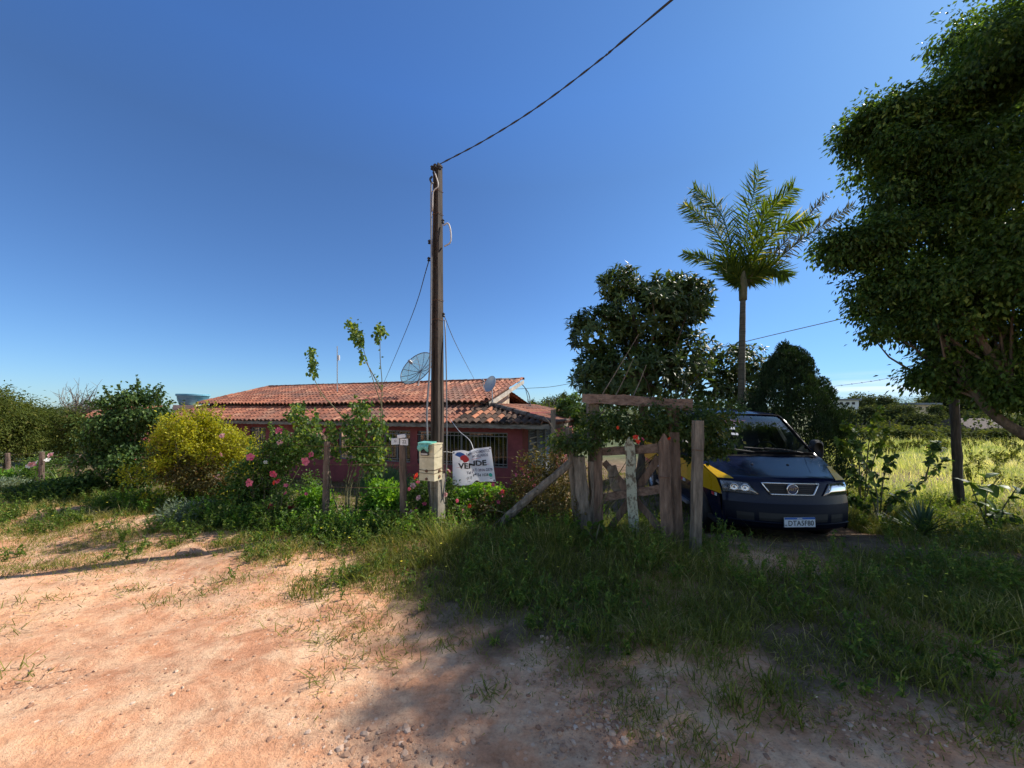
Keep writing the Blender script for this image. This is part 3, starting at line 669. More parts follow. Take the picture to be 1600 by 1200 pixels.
rtree('loquat_tree', b0, [b0, b0 + A(.1, 0, 1.2), P(1000, 570, d)],
      [(P(1015, 490, d), (1.35, 1.4, .95), 1.3), (P(985, 590, d), (1.6, 1.5, .95), 1.5), (P(1050, 470, d), (.95, 1, .7), .7), (P(935, 520, d), (.95, 1, .65), .7), (P(1075, 475, d), (.7, .9, .6), .5), (P(1055, 560, d), (1.05, 1.1, .85), .8), (P(965, 445, d), (.6, .8, .4), .35), (P(930, 585, d), (.7, .9, .7), .4)],
      1650, .27, .075, 'loquat', 'large dark loquat tree with long rosette leaves behind the wooden gate', (.16, .08), 34)
d = 12.6; b0 = G(1135, d)
rtree('loquat_tree', b0, [b0, b0 + A(0, 0, 1), P(1140, 600, d)],
      [(P(1145, 565, d), (.95, .9, .55), 1), (P(1105, 600, d), (.9, .9, .6), .9), (P(1170, 600, d), (.7, .8, .6), .8), (P(1130, 640, d), (1.2, 1, .6), .8)],
      480, .24, .075, 'loquat', 'smaller loquat tree standing just behind the palm trunk', (.1, .05), 16)
d = 13.5; b0 = G(925, d)
rtree('loquat_tree', b0, [b0, b0 + A(0, 0, .8), P(920, 650, d)], [(P(905, 640, d), (.65, .9, .6), 1), (P(925, 665, d), (.8, .9, .8), 1), (P(880, 640, d), (.3, .5, .35), .4)],
      260, .22, .075, 'hib', 'bright green leafy bush between the house roof corner and the gate lintel', (.07, .04), 12, cat='bush')

# ================================================================== palm
def palm():
    d = 10.6; b0 = G(1160, d); top = P(1161, 455, d)
    t = thing('palm_tree', b0, 'slender palm with upright feathery yellow green fronds behind the van', 'palm tree')
    tb = MB(); pts = bez([b0, b0 + (top - b0) * .5 + A(-.03, 0, 0), top], 30)
    rr = np.interp(np.linspace(0, 1, 30), [0, .1, .8, 1], [.135, .095, .078, .065]) * (1 + .04 * (np.arange(30) % 2))
    tb.tube(pts, rr, 12); tb.build('trunk', M['palmtrunk'], t, smooth=True)
    sh = MB(); sh.tube(bez([top - A(0, 0, .25), top + A(0, 0, .2), top + A(0, 0, .55)], 8), [.10, .11, .05], 10); sh.build('crownshaft', M['stem'], t, smooth=True)
    c = top + A(0, 0, .3)
    spec = [((1160, 430), (1168, 345), (1187, 268), 0, 'palm', .66, 1), ((1150, 430), (1122, 350), (1080, 306), .3, 'palm', .62, 1), ((1152, 430), (1130, 335), (1088, 290), .1, 'palm', .6, 1), ((1150, 438), (1118, 398), (1088, 378), .5, 'palm', .45, 1),
            ((1172, 425), (1205, 345), (1230, 296), .4, 'palm', .55, 1), ((1180, 430), (1238, 368), (1305, 296), .2, 'palmdry', .52, .8), ((1180, 435), (1245, 380), (1324, 326), -.1, 'palmdry', .52, .8),
            ((1165, 420), (1178, 355), (1208, 318), -.5, 'palm', .62, 1), ((1168, 425), (1195, 372), (1222, 372), -.7, 'palm', .5, 1), ((1155, 436), (1132, 415), (1112, 428), -.3, 'palm', .5, 1), ((1172, 436), (1195, 425), (1212, 440), -.3, 'palm', .5, 1)]
    for a, m, e, dy, mt, LL, dens in spec:
        fb = MB(); A0, A1, A2 = P(*a, d), P(*m, d) + A(0, dy * .7, 0), P(*e, d) + A(0, dy * 1.5, 0)
        cur = bez([c, A0, A1, A2], 30); fb.tube(cur, [.028, .018, .004], 5)
        tg = nrm(np.gradient(cur, axis=0)); k = 100
        for s in (-1, 1):
            tt = np.linspace(.16, 1, k) * 29; i = np.clip(tt.astype(int), 0, 28); u = tt - i
            b = cur[i] * (1 - u)[:, None] + cur[np.minimum(i + 1, 29)] * u[:, None]; T = tg[i]
            sd = nrm(np.cross(T, A(0, 1, 0) + rng.normal(0, .05, 3))) * s
            ax = nrm(T * .80 + sd * .72 + rng.normal(0, .17, (k, 3)) + A(0, 0, -.30) * np.linspace(.3, 1.3, k)[:, None])
            Lf = np.interp(np.linspace(0, 1, k), [0, .3, .75, 1], [.55, 1.0, .85, .45]) * LL * 1.15 * rng.uniform(.8, 1.08, k)
            if mt == 'palmdry': Lf = Lf * rng.uniform(.35, .95, k)
            fb.leaves(b, ax, nrm(np.cross(ax, T) + rng.normal(0, .3, (k, 3))), Lf, .034, FRONDL, .2, rng.uniform(.05, .45, k), np.clip(rng.normal(.5, .22, k), 0, 1))
        fb.build('frond', M[mt], t)
palm()

# ================================================================== conifer
d = 9.6; b0 = G(1233, d)
t = thing('conifer_tree', b0, 'dense dark conical conifer behind the right side of the van roof', 'tree')
mb = MB(); H = 1.6 + 97 / F * d - b0[2]
cr_ = lambda h: np.interp(h, [0, .25, .55, .8, .93, 1], [1.15, 1.28, 1.0, .56, .24, .02])
def sprigs(p, outv, n, sz, rb):
    ax = nrm(outv * .5 + A(0, 0, .8) + rng.normal(0, .35, (n, 3))); mb.leaves(p, ax, nrm(outv + rng.normal(0, .5, (n, 3))), rng.uniform(.05, .10, n), .026, r=np.clip(rng.normal(.4, .2, n) + rb, 0, 1))
n = 16000; h = rng.random(n) ** .85; a = rng.random(n) * 2 * pi; rr = cr_(h) * .86 * (.8 + .2 * rng.random(n)); o_ = np.stack([np.cos(a), np.sin(a), 0 * a], 1)
sprigs(b0 + o_ * rr[:, None] + np.outer(h * H, A(0, 0, 1)), o_, n, 1, -.15)
for _ in range(210):
    h = rng.random() ** .9 * .98; a = rng.random() * 2 * pi; r = cr_(h) * rng.uniform(.82, 1.0); o_ = A(cos(a), sin(a), 0); s_ = rng.uniform(.13, .27) * (1.1 - .5 * h)
    n = 190; dv = rdir(n, .3); dv[:, 2] = dv[:, 2] * 1.5; rad = .55 + .5 * rng.random((n, 1)) ** .5
    sprigs(b0 + o_ * r + A(0, 0, h * H) + dv * rad * s_, nrm(dv + o_), n, 1, rng.normal(.08, .18))
mb.build('crown', M['conifer'], t); tb = MB().tube([b0, b0 + A(0, 0, H * .5), b0 + A(0, 0, H * .93)], [.12, .02], 8); tb.build('trunk', M['bark'], t)
# ================================================================== house
E0 = A(1.085, 10.5, 0); U = nrm(A(-.937, .35, 0)); Nn = nrm(A(.35, .937, 0)); ZG = -1.05
def H(s, t, z): return E0 + U * s + Nn * t + A(0, 0, z)
HR = np.stack([U, Nn, A(0, 0, 1)], 1)      # columns
house = thing('house', H(8, 3, ZG), 'long low maroon house with red clay tile roof and barred windows behind the garden', 'house')
def hbox(mb, s0, s1, t0, t1, z0, z1, r=.5): return mb.box(H((s0 + s1) / 2, (t0 + t1) / 2, (z0 + z1) / 2), (abs(s1 - s0), abs(t1 - t0), abs(z1 - z0)), HR, r)
def px2s(px, t=.6):
    b = E0 + Nn * t; k = (px - 800) / F
    return (b[0] - k * b[1]) / (k * U[1] - U[0])
EZ = 1.215
wins = [(652, 793, .20, 1.02 - .05), (598, 641, .12, 1.0), (528, 562, .12, 1.0), (481, 509, .0, .95), (423, 445, .15, 1.0), (391, 415, .15, 1.0)]
ws = sorted([(px2s(b), px2s(a)) for a, b, _, _ in wins])
zw0, zw1 = -.18, .90
mb = MB(); s = 1.05
for a, b in ws:
    hbox(mb, s, a, .6, .78, ZG, EZ + .12); hbox(mb, a, b, .6, .78, ZG, zw0); hbox(mb, a, b, .6, .78, zw1, EZ + .12); s = b
hbox(mb, s, 17, .6, .78, ZG, EZ + .12)
hbox(mb, 1.05, 1.23, .78, 1.15, ZG, EZ + .3); hbox(mb, 1.05, 1.23, 4.1, 8.4, ZG, EZ + .3); hbox(mb, 1.05, 1.23, 1.15, 4.1, 1.0, EZ + .3)
hbox(mb, 1.23, 17, 8.2, 8.4, ZG, EZ + .3); hbox(mb, 16.82, 17, .78, 8.2, ZG, EZ + .3)
wall = mb.build('wall', M['maroon'], house)
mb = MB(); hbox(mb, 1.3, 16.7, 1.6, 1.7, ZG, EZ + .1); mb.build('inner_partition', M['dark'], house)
for i, (a, b) in enumerate(ws):
    fm = MB(); c = .045
    hbox(fm, a, b, .66, .72, zw1 - c, zw1 - .001); hbox(fm, a, b, .66, .72, zw0 + .001, zw0 + c)
    for q in (a + c / 2, b - c / 2, (a + b) / 2): hbox(fm, q - c / 2, q + c / 2, .657, .723, zw0 + c, zw1 - c)
    w = fm.build('window', M['iron'], house)
    bars = MB(); n = max(3, int((b - a) / .135))
    for k in range(1, n): hbox(bars, a + (b - a) * k / n - .007, a + (b - a) * k / n + .007, .585, .598, zw0 + .03, zw1 - .03)
    for zz in (zw0 + .12, zw1 - .12): hbox(bars, a + .01, b - .01, .575, .584, zz - .012, zz + .012)
    bars.build('window_bars', M['iron'], w)
    pn = MB(); hbox(pn, a + c, b - c, .69, .695, zw0 + c, zw1 - c); pn.build('pane', M['pane'], w)
    if i == 0:
        cu = MB(); g = np.linspace(0, 1, 60); wv = .03 * np.sin(g * 60) 
        for zz0, zz1, s0, s1 in ((zw0, zw1, a + (b - a) * .45, b - .05),):
            Vg = np.array([[H(s0 + (s1 - s0) * q, .95 + wq, z) for z in (zz0, zz1)] for q, wq in zip(g, wv)]); cu.grid(Vg)
        cu.build('curtain', M['curtain'], w)
    elif i >= 4:
        cu = MB(); g = np.linspace(0, 1, 20); Vg = np.array([[H(a + .1 + (b - a) * .4 * q, .9 + .03 * sin(q * 30), z) for z in (zw0, zw1)] for q in g]); cu.grid(Vg)
        cu.build('curtain', M['white'], w)
# louvred metal door in the side wall
mb = MB()
for k in range(3):
    t0, t1 = 1.2 + k * .97, 1.2 + k * .97 + .92
    hbox(mb, 1.10, 1.14, t0, t1, ZG, .98)
    hbox(mb, 1.04, 1.095, t0, t0 + .05, ZG, .97); hbox(mb, 1.04, 1.095, t1 - .05, t1, ZG, .97)
    for z in np.arange(-.2, .95, .09): mb.box(H(1.075, (t0 + t1) / 2, z), (.012, .8, .06), HR @ rotm(0, .6, 0))
door = mb.build('door', M['bluedoor'], house)
for z in (.33, .52, .70):
    mb = MB()
    for tt in np.arange(1.3, 2.0, .09): mb.box(H(1.03, tt, z), (.012, .06, .035), HR)
    mb.build('vent_slots', M['whiteplate'], door)
# roofs
def tiled(mb, bot0, bot1, top0, top1, per=.215, row=.37, amp=.038, sag=0.0):
    u = nrm(bot1 - bot0); nq = nrm(np.cross(u, top0 - bot0));
    if nq[2] < 0: nq = -nq
    v = np.cross(nq, u)
    if v[2] < 0: v = -v
    q = np.array([[np.dot(p - bot0, u), np.dot(p - bot0, v)] for p in (bot0, bot1, top1, top0)])
    Lv = q[3, 1]; nr_ = max(2, int(round(Lv / row))); rw = Lv / nr_
    u0, u1 = q[:, 0].min(), q[:, 0].max(); nu = int((u1 - u0) / per) + 1
    sub = 8; a = u0 + np.arange(nu * sub + 1) * per / sub
    ph = (a - u0) / per * 2 * pi; h0 = amp * (np.abs(np.cos(ph / 2)) * 2 - 1)
    for k in range(nr_):
        lo, hi = k * rw, (k + 1) * rw
        l = q[0, 0] + (q[3, 0] - q[0, 0]) * (lo + rw * .5) / Lv; rgt = q[1, 0] + (q[2, 0] - q[1, 0]) * (lo + rw * .5) / Lv
        keep = (a >= l - per * .3) & (a <= rgt + per * .3); aa = a[keep]; hh = h0[keep]
        if len(aa) < 3: continue
        col = np.floor((aa - u0) / per + .5).astype(int); rr = np.array([_h[c % 256, (k * 37 + int(abs(bot0[0]) * 10)) % 256] for c in col])
        jt = (rr - .5) * .055; wv = sag * np.sin(aa * .55 + k * .2)
        mk = lambda b, off: bot0 + np.outer(aa, u) + np.outer(np.full(len(aa), b) + jt, v) + np.outer(hh + off + wv, nq)
        Vg = np.stack([mk(lo - .045, -.004), mk(lo - .045, .034), mk(lo + rw * .5, .022), mk(hi, .008)])
        mb.grid(Vg, np.tile(rr, 4))
def ridge(mb, a, b, r=.075, step=.33):
    L = np.linalg.norm(b - a); n = int(L / step); d = (b - a) / n; fr = frame_to(b - a)
    for i in range(n):
        th = np.linspace(-.2, pi + .2, 7); ring = []
        for t_, rad in ((0, r * 1.12), (1.08, r * .92)):
            ring.append(a + d * (i + t_) + np.outer(np.cos(th) * rad, fr[:, 0]) + np.outer(np.sin(th) * rad * np.sign(fr[2, 1] or 1), fr[:, 1]) + rng.normal(0, .004, 3))
        mb.grid(np.stack(ring), rng.random())
mb = MB()
tiled(mb, H(3.0, 0, EZ), H(17.2, 0, EZ), H(3.0, 1.75, 1.77), H(17.2, 1.75, 1.77), sag=.012)
ridge(mb, H(17.2, 0, EZ + .03), H(17.2, 1.75, 1.80))
mb.build('lower_roof', M['tile'], house)
mb = MB(); tiled(mb, H(0, 0, EZ), H(3.0, 0, EZ), H(2.8, 1.75, 1.77), H(3.0, 1.75, 1.77), sag=.012); mb.build('weathered_roof_corner', M['tileold'], house)
mb = MB(); tiled(mb, H(0, 7.6, EZ), H(0, 0, EZ), H(2.9, 7.6, 1.80), H(2.9, 1.85, 1.80), sag=.012)
mb.build('side_roof', M['tile'], house)
mb = MB(); ridge(mb, H(0, 0, EZ + .05), H(2.85, 1.8, 1.84), .085); ridge(mb, H(0, 7.6, EZ + .04), H(0, 0, EZ + .04), .05)
mb.build('hip_tiles', M['tiledark'], house)
mb = MB()
tiled(mb, H(2.55, 1.5, 1.86), H(17.4, 1.5, 1.86), H(2.55, 5, 2.84), H(17.4, 5, 2.84), sag=.02)
up = mb.build('upper_roof', M['tile'], house)
mb = MB(); ridge(mb, H(2.5, 5, 2.87), H(17.4, 5, 2.87), .07); ridge(mb, H(17.4, 5, 2.86), H(17.4, 1.45, 1.90)); ridge(mb, H(2.6, 1.45, 1.92), H(2.6, 5, 2.90), .07, .3)
mb.build('ridge_tiles', M['tile'], up)
mb = MB()
for a, b in ((H(2.52, 1.45, 1.80), H(2.52, 5, 2.79)),):
    d_ = b - a; mb.prism([(0, -.10), (np.linalg.norm(d_), -.10), (np.linalg.norm(d_), .04), (0, .04)], .03, (a, nrm(d_), nrm(np.cross(-U, d_)) * np.sign(np.cross(-U, d_)[2]), -U))
mb.build('verge_board', M['verge'], up)
mb = MB(); mb.prism([(1.7, 1.45), (4.6, 1.45), (4.6, 2.62), (1.7, 1.80)], .15, (E0 + U * 3.0, Nn, A(0, 0, 1), U)); mb.build('gable_wall', M['cream'], house); mb = MB(); hbox(mb, 3.2, 17.2, 1.85, 2.0, 1.3, 1.93); mb.build('gap_shade_wall', M['dark'], house); mb = MB(); hbox(mb, 3.2, 17.2, 4.6, 4.8, 1.3, 2.74); mb.build('rear_wall', M['cream'], house); mb = MB(); tiled(mb, H(17.2, 8.7, EZ + .3), H(3.0, 8.7, EZ + .3), H(17.2, 4.85, 2.3), H(3.0, 4.85, 2.3)); mb.build('rear_roof', M['tile'], house)  # strip between the roofs is near-black: the gap's shade put into its colour
# eave fascia with scalloped lower edge
mb = MB(); n = 340; q = np.linspace(0, 1, n)
for (a, b) in ((H(.06, .03, 0), H(17.1, .03, 0)), (H(.03, 7.5, 0), H(.03, .06, 0))):
    d_ = b - a; L = np.linalg.norm(d_); ln = q * L
    base = a + np.outer(q, d_)
    zl = EZ - .17 + .022 * np.abs(np.sin(ln * pi / .22)); zu = np.full(n, EZ - .045)
    nn = nrm(np.cross(d_, A(0, 0, 1)))
    Vg = np.stack([base + np.outer(zl, A(0, 0, 1)), base + np.outer(zu, A(0, 0, 1)), base + np.outer(zu, A(0, 0, 1)) - nn * .03, base + np.outer(zl, A(0, 0, 1)) - nn * .03])
    mb.grid(Vg)
mb.build('eave_board', M['fascia'], house)
mb = MB(); hbox(mb, .1, 17.1, .08, .58, EZ - .04, EZ - .015); hbox(mb, .1, 1.04, .6, 7.5, EZ - .04, EZ - .015); mb.build('soffit', M['fascia'], house)
mb = MB().tube(bez([P(742, 600, 15.2), P(775, 593, 15.6), P(803, 593, 16.1), P(815, 600, 16.1), P(826, 615, 15.6), P(829, 634, 14.6)], 18), .018, 5)
mb.tube(bez([P(800, 594, 16.0), P(818, 603, 15.9), P(823, 615, 15.5), P(827, 634, 14.5)], 14), .014, 5); mb.build('roof_cable', M['cable'], house)

t = thing('garden_shed', H(24, 2, ZG), 'small outbuilding whose tiled eave shows left of the creeper shrub', 'shed')
mb = MB(); hbox(mb, 21.6, 25, .6, 4, ZG, EZ + .1); mb.build('wall', M['maroon'], t)
mb = MB(); tiled(mb, H(21.2, 0, EZ - .02), H(25.4, 0, EZ - .02), H(21.2, 2.2, EZ + .55), H(25.4, 2.2, EZ + .55)); mb.build('roof', M['tile'], t)
# dish, small dish, antenna, tank
d = 15.2; c = P(651, 575, d)
t = thing('satellite_dish', P(653, 601, d), 'large pale green mesh satellite dish with dark ribs on the roof ridge', 'satellite dish')
fr = frame_to((-.45, -.72, .53)); n = 36; R0 = .78
prof = [(R0 * q, .30 * (q * q - 1) * R0) for q in np.linspace(.02, 1, 8)]
m_, nt, out = newmat('dish_mesh'); tr = N(nt, 'ShaderNodeBsdfTransparent'); df = N(nt, 'ShaderNodeBsdfPrincipled'); df.inputs['Base Color'].default_value = (.36, .58, .55, 1); df.inputs['Roughness'].default_value = .5
mx = N(nt, 'ShaderNodeMixShader'); mx.inputs[0].default_value = .62; nt.links.new(tr.outputs[0], mx.inputs[1]); nt.links.new(df.outputs[0], mx.inputs[2]); nt.links.new(mx.outputs[0], out.inputs[0])
MB().lathe(prof, c, n, fr).build('dish', m_, t, smooth=True)
mb = MB()
for k in range(12):
    a = k * 2 * pi / 12; mb.tube(np.array([c + fr @ A(cos(a) * r_, sin(a) * r_, h_ + .01) for r_, h_ in prof]), .011, 4)
a = np.linspace(0, 2 * pi, 40); mb.tube(np.array([c + fr @ A(cos(q) * R0, sin(q) * R0, 0) for q in a]), .018, 5); mb.build('rib', M['iron'], t)
mb = MB(); fp = c + fr @ A(0, 0, .42)
for k in range(3): q = k * 2.09; mb.tube([c + fr @ A(cos(q) * .62, sin(q) * .62, -.1), fp], .007, 4)
mb.tube([fp - fr[:, 2] * .12, fp + fr[:, 2] * .06], .06, 8); mb.build('feed', M['metal'], t)
MB().tube([P(653, 603, d), c + fr @ A(0, 0, -.27)], .03, 8).build('mast', M['metal'], t)
d = 12.9; c = P(766, 600, d); t = thing('satellite_dish', P(769, 632, d), 'small grey offset satellite dish on the right end of the tiled roof', 'satellite dish')
fr = frame_to((-.55, -.70, .35)) ; MB().lathe([(.02, -.05), (.1, -.045), (.19, -.02), (.26, .02), (.265, .02), (.255, .0), (.1, -.06), (.02, -.065)], c, 28, fr @ np.diag([.9, 1.12, 1])).build('dish', M['metal'], t, smooth=True)
MB().tube(bez([c + fr @ A(0, -.28, 0), c + fr @ A(0, -.33, .2), c + fr @ A(0, -.06, .36)], 6), .012, 5).tube([c + fr @ A(0, -.06, .33), c + fr @ A(0, -.02, .42)], .035, 8).build('feed', M['metal'], t)
MB().tube([P(770, 634, d), P(769, 612, d), c - fr[:, 2] * .06], .02, 7).build('mast', M['metal'], t)
d = 17; t = thing('roof_antenna', P(527, 606, d), 'thin upright antenna rod rising from the roof ridge behind the hibiscus tips', 'antenna')
MB().tube([P(527, 612, d), P(527, 541, d)], .022, 6).build('mast', M['metal'], t); MB().box(P(529.5, 559, d), (.07, .05, .22)).build('radio_panel', M['whiteplate'], t)
d = 23; c = P(302, 633, d); t = thing('water_tank', c, 'blue plastic water tank beyond the left end of the roof', 'water tank')
MB().lathe([(.02, 0), (.64, 0), (.70, .22), (.73, .24), (.76, .52), (.81, .54), (.82, .60), (.80, .62)], c, 36).build('body', M['tank'], t, smooth=True)
MB().lathe([(.82, .62), (.83, .64), (.80, .66), (.3, .68), (.02, .69)], c, 36).build('lid', M['tank'], t, smooth=True)
MB().box(c + A(0, 0, -1.5), (1.3, 1.3, 3)).build('support_tower', M['cream'], t)

# ================================================================== utility pole, meter box
d = 5.3; pb = G(683, d); ptop = P(684, 258, d)
t = thing('utility_pole', pb, 'tall weathered concrete pole with grooved sides carrying the service cable', 'utility pole')
def hsec(w, dp):   # H shaped section, flanges left and right
    f = w * .2; g = dp * .30
    return np.array([(-w/2, -dp/2), (-w/2 + f, -dp/2), (-w/2 + f * 1.3, -dp/2 + g), (w/2 - f * 1.3, -dp/2 + g), (w/2 - f, -dp/2), (w/2, -dp/2), (w/2, dp/2), (w/2 - f, dp/2), (w/2 - f * 1.3, dp/2 - g), (-w/2 + f * 1.3, dp/2 - g), (-w/2 + f, dp/2), (-w/2, dp/2)])
ra = radians(-32); rc = np.array([[cos(ra), -sin(ra)], [sin(ra), cos(ra)]])
def polepart(z0, z1, name, mat, grow=0):
    mb = MB(); S = []
    for k in np.linspace(z0, z1, 14):
        f = (k - pb[2]) / (ptop[2] - pb[2]); w = .152 + (.094 - .152) * f + grow; dp = .135 + (.085 - .135) * f + grow
        c = pb + (ptop - pb) * f; sec = hsec(w, dp) @ rc.T
        S.append(np.column_stack([c[0] + sec[:, 0], c[1] + sec[:, 1], np.full(12, k)]))
    mb.grid(np.stack(S), closed=True); mb.F.setdefault(12, []).append(np.array([list(range(12))[::-1]])); mb.F[12].append(np.array([list(range(12))]) + mb.n - 12)
    return mb.build(name, mat, t)
zc = P(683, 740, d)[2]
polepart(pb[2] - .3, zc, 'lower_shaft', M['concrete'], .012); polepart(zc, ptop[2], 'shaft', M['concrete_dark'])
bh = []
for k in range(26):
    f = k / 26; c = pb + (ptop - pb) * (.36 + .62 * f); c = c + A(*(rc @ A(.055 - .012 * f, -.062 + .014 * f)), 0); bh.append(MB().lathe([(.001, .0), (.009, 0), (.009, .004)], c, 6, frame_to((0, -1, 0))))
each(bh, 'bolt_hole', M['dark'], t)
mb = MB()
mb.tube(bez([P(676, 285, d - .1), P(673.5, 300, d - .1), P(674, 420, d - .1), P(672, 560, d - .12), P(667, 640, d - .14), P(668, 688, d - .15)], 24), .013, 7)
mb.build('conduit', M['greycable'], t, smooth=True)
MB().tube(bez([P(679, 268, d - .1), P(685, 290, d - .1), P(677, 300, d - .1), P(676, 330, d - .1)], 12), .008, 5).tube(bez([P(693, 352, d - .02), P(700, 349, d), P(704, 360, d), P(704, 378, d), P(694, 385, d)], 14), .011, 6).build('cable_loop', M['whitecable'], t, smooth=True)
bh = []
for px, py in ((675, 262), (680, 259), (678, 268), (687, 262), (692, 346), (671, 378), (670, 405), (693, 492)):
    p = P(px, py, d - .08); bh.append(MB().lathe([(.008, -.03), (.022, -.022), (.014, 0), (.024, .012), (.008, .03)], p, 10))
each(bh, 'insulator', M['cable'], t)
MB().tube([P(674, 262, d - .08), P(692, 262, d - .08)], .008, 5).build('bracket', M['cable'], t); MB().tube(bez([P(674, 285, d - .1), P(672, 280, d - .12), P(675, 276, d - .1)], 6), .014, 6).build('conduit_cap', M['cable'], t)
bh = []
for py in (300, 336, 470, 500, 726, 735):
    f = (P(0, py, d)[2] - pb[2]) / (ptop[2] - pb[2]); w = .172 + (.108 - .172) * f; dp = .142 - .05 * f; c = pb + (ptop - pb) * f
    sq = np.array([(-w/2, -dp/2), (w/2, -dp/2), (w/2, dp/2), (-w/2, dp/2), (-w/2, -dp/2)]) @ rc.T
    bh.append(MB().tube(np.column_stack([c[0] + sq[:, 0] * 1.02, c[1] + sq[:, 1] * 1.02, np.full(5, c[2])]), .0035, 4))
each(bh, 'wire_tie', M['rustm'], t)
mb = MB().tube(bez([P(695, 500, d + .05), P(697, 560, d), P(698, 640, d), P(697.5, 730, d - .02), P(692, 775, d - .03)], 16), .009, 6); mb.build('side_conduit', M['greycable'], t, smooth=True)
# meter box strapped on the pole
bc = P(671, 720, 5.0); rb = rotm(0, 0, radians(-24)); t = thing('meter_box', A(bc[0], bc[1], P(0, 750, 5.05)[2]), 'cream electricity meter box with a teal cover strapped to the concrete pole', 'meter box')
w, dp, hh = .235, .18, .47; zb = P(0, 749, 5.05)[2]
def lb(x, y, z): return A(bc[0], bc[1], zb) + rb @ A(x, y, z)
mb = MB(); mb.box(lb(0, .03, hh * .14), (w, dp, hh * .28), rb); mb.box(lb(0, .03, hh * .46), (w * .99, dp * .99, hh * .34), rb); mb.box(lb(0, .03, hh * .82), (w, dp, hh * .355), rb)
mb.box(lb(0, .03, hh * 1.01), (w * 1.05, dp * 1.06, .014), rb); mb.build('box_body', M['boxcream'], t)
mb = MB().box(lb(-.02, -.076, hh * .80), (.115, .012, .10), rb); mb.build('meter_window', M['dark'], t)
mb = MB(); mb.box(lb(-.02, -.084, hh * .735), (.10, .006, .02), rb); mb.build('meter_frame', M['metal'], t)
g = np.linspace(0, 1, 9); mb = MB()
Vg = np.array([[lb(-.11 + .17 * a_, -.09 - .02 * sin(b_ * 3) - .008 * rng.random(), hh * 1.0 - (.075 + .02 * sin(a_ * 9)) * b_) for b_ in g] for a_ in g]); mb.grid(Vg, r=.5)
mb.box(lb(-.02, -.02, hh * 1.035), (.19, .15, .022), rb @ rotm(.05, 0, .1)); mb.build('teal_cover', M['teal'], t)
each([MB().lathe([(.001, .014), (.017, .012), (.02, 0)], lb(x, -.062, hh * z + .01), 10, frame_to(rb @ A(0, -1, 0))) for x, z in ((0, .25), (0, .03))] + [MB().lathe([(.001, .014), (.019, .012), (.022, 0)], lb(w / 2, .05, hh * z), 10, frame_to(rb @ A(1, 0, 0))) for z in (.26, .10)], 'lock_screw', M['rustm'], t)
bh = []
for z in (.31, .21): bh.append(MB().tube([lb(-w/2 - .004, -.074, hh * z), lb(0, -.078, hh * (z - .03 * (z > .3))), lb(w/2 + .004, -.074, hh * z), lb(w/2 + .004, .13, hh * z + .01)], .003, 4))
bh.append(MB().tube(bez([lb(w/2, .1, hh * .86), lb(w/2 + .05, .0, hh * .88), lb(w/2 + .09, -.02, hh * .93)], 6), .004, 4)); each(bh, 'strap_wire', M['rustm'], t)
MB().tube(bez([lb(-.03, .02, 0), lb(-.02, .02, -.12), lb(.02, .03, -.5)], 8), .016, 6).build('ground_conduit', M['cable'], t)

# ================================================================== wires
def wire(name, pts, rad, mat, label, n=40, twist=False):
    mb = MB(); c = bez(pts, n); mb.tube(c, rad, 5)
    if twist:
        ph = np.linspace(0, n * 1.1, n * 4); c2 = bez(pts, n * 4)
        for o in (0, pi): mb.tube(c2 + np.stack([np.cos(ph + o) * rad * 1.1, 0 * ph, np.sin(ph + o) * rad * 1.1], 1), rad * .8, 4)
    o = mb.build(name, mat, smooth=True); return setp(o, label, 'cable')
q0 = P(688, 256, 5.25); q1 = A(1.56, 3.75, 5.6); q2 = A(5.6, 1.3, 7.2)
lin = [q0 + (q1 - q0) * f - A(0, 0, .14 * sin(pi * f)) for f in (0, .25, .5, .75, 1)]
wire('service_cable', lin + [q2], .0065, M['cable'], 'thick dark twisted cable rising from the pole top across the sky', 60, True)
wire('guy_wire', [P(671, 405, 5.25), P(641, 500, 8.2), P(599, 600, 14.5)], .007, M['cable'], 'thin wire running from the pole down left to the roof ridge')
wire('guy_wire', [P(693, 491, 5.3), P(716, 545, 8), P(745, 600, 14.8)], .006, M['greycable'], 'thin wire running from the pole down right to the roof beside the small dish')
wire('overhead_wire', [P(700, 612, 60), P(820, 607, 50), P(897, 598, 44), P(1180, 530, 30), P(1360, 487, 24), P(1600, 420, 18), P(1900, 330, 14)], .03, M['greycable'], 'distant power line crossing the sky behind the loquat tree and palm')
c = [P(1285, 606, 9.5), P(1360, 596, 8.7), P(1420, 585, 8.1), P(1487, 575, 7.6)]; mb = MB(); cc = bez(c, 60); mb.tube(cc, .004, 4)
for p in cc[::4]:
    for a_ in (.6, 2.2): mb.tube([p - A(cos(a_), .3, sin(a_)) * .022, p + A(cos(a_), .3, sin(a_)) * .022], .003, 3)
setp(mb.build('barbed_wire', M['rustm']), 'slack barbed wire strung from behind the conifer to the right wooden post', 'barbed wire')

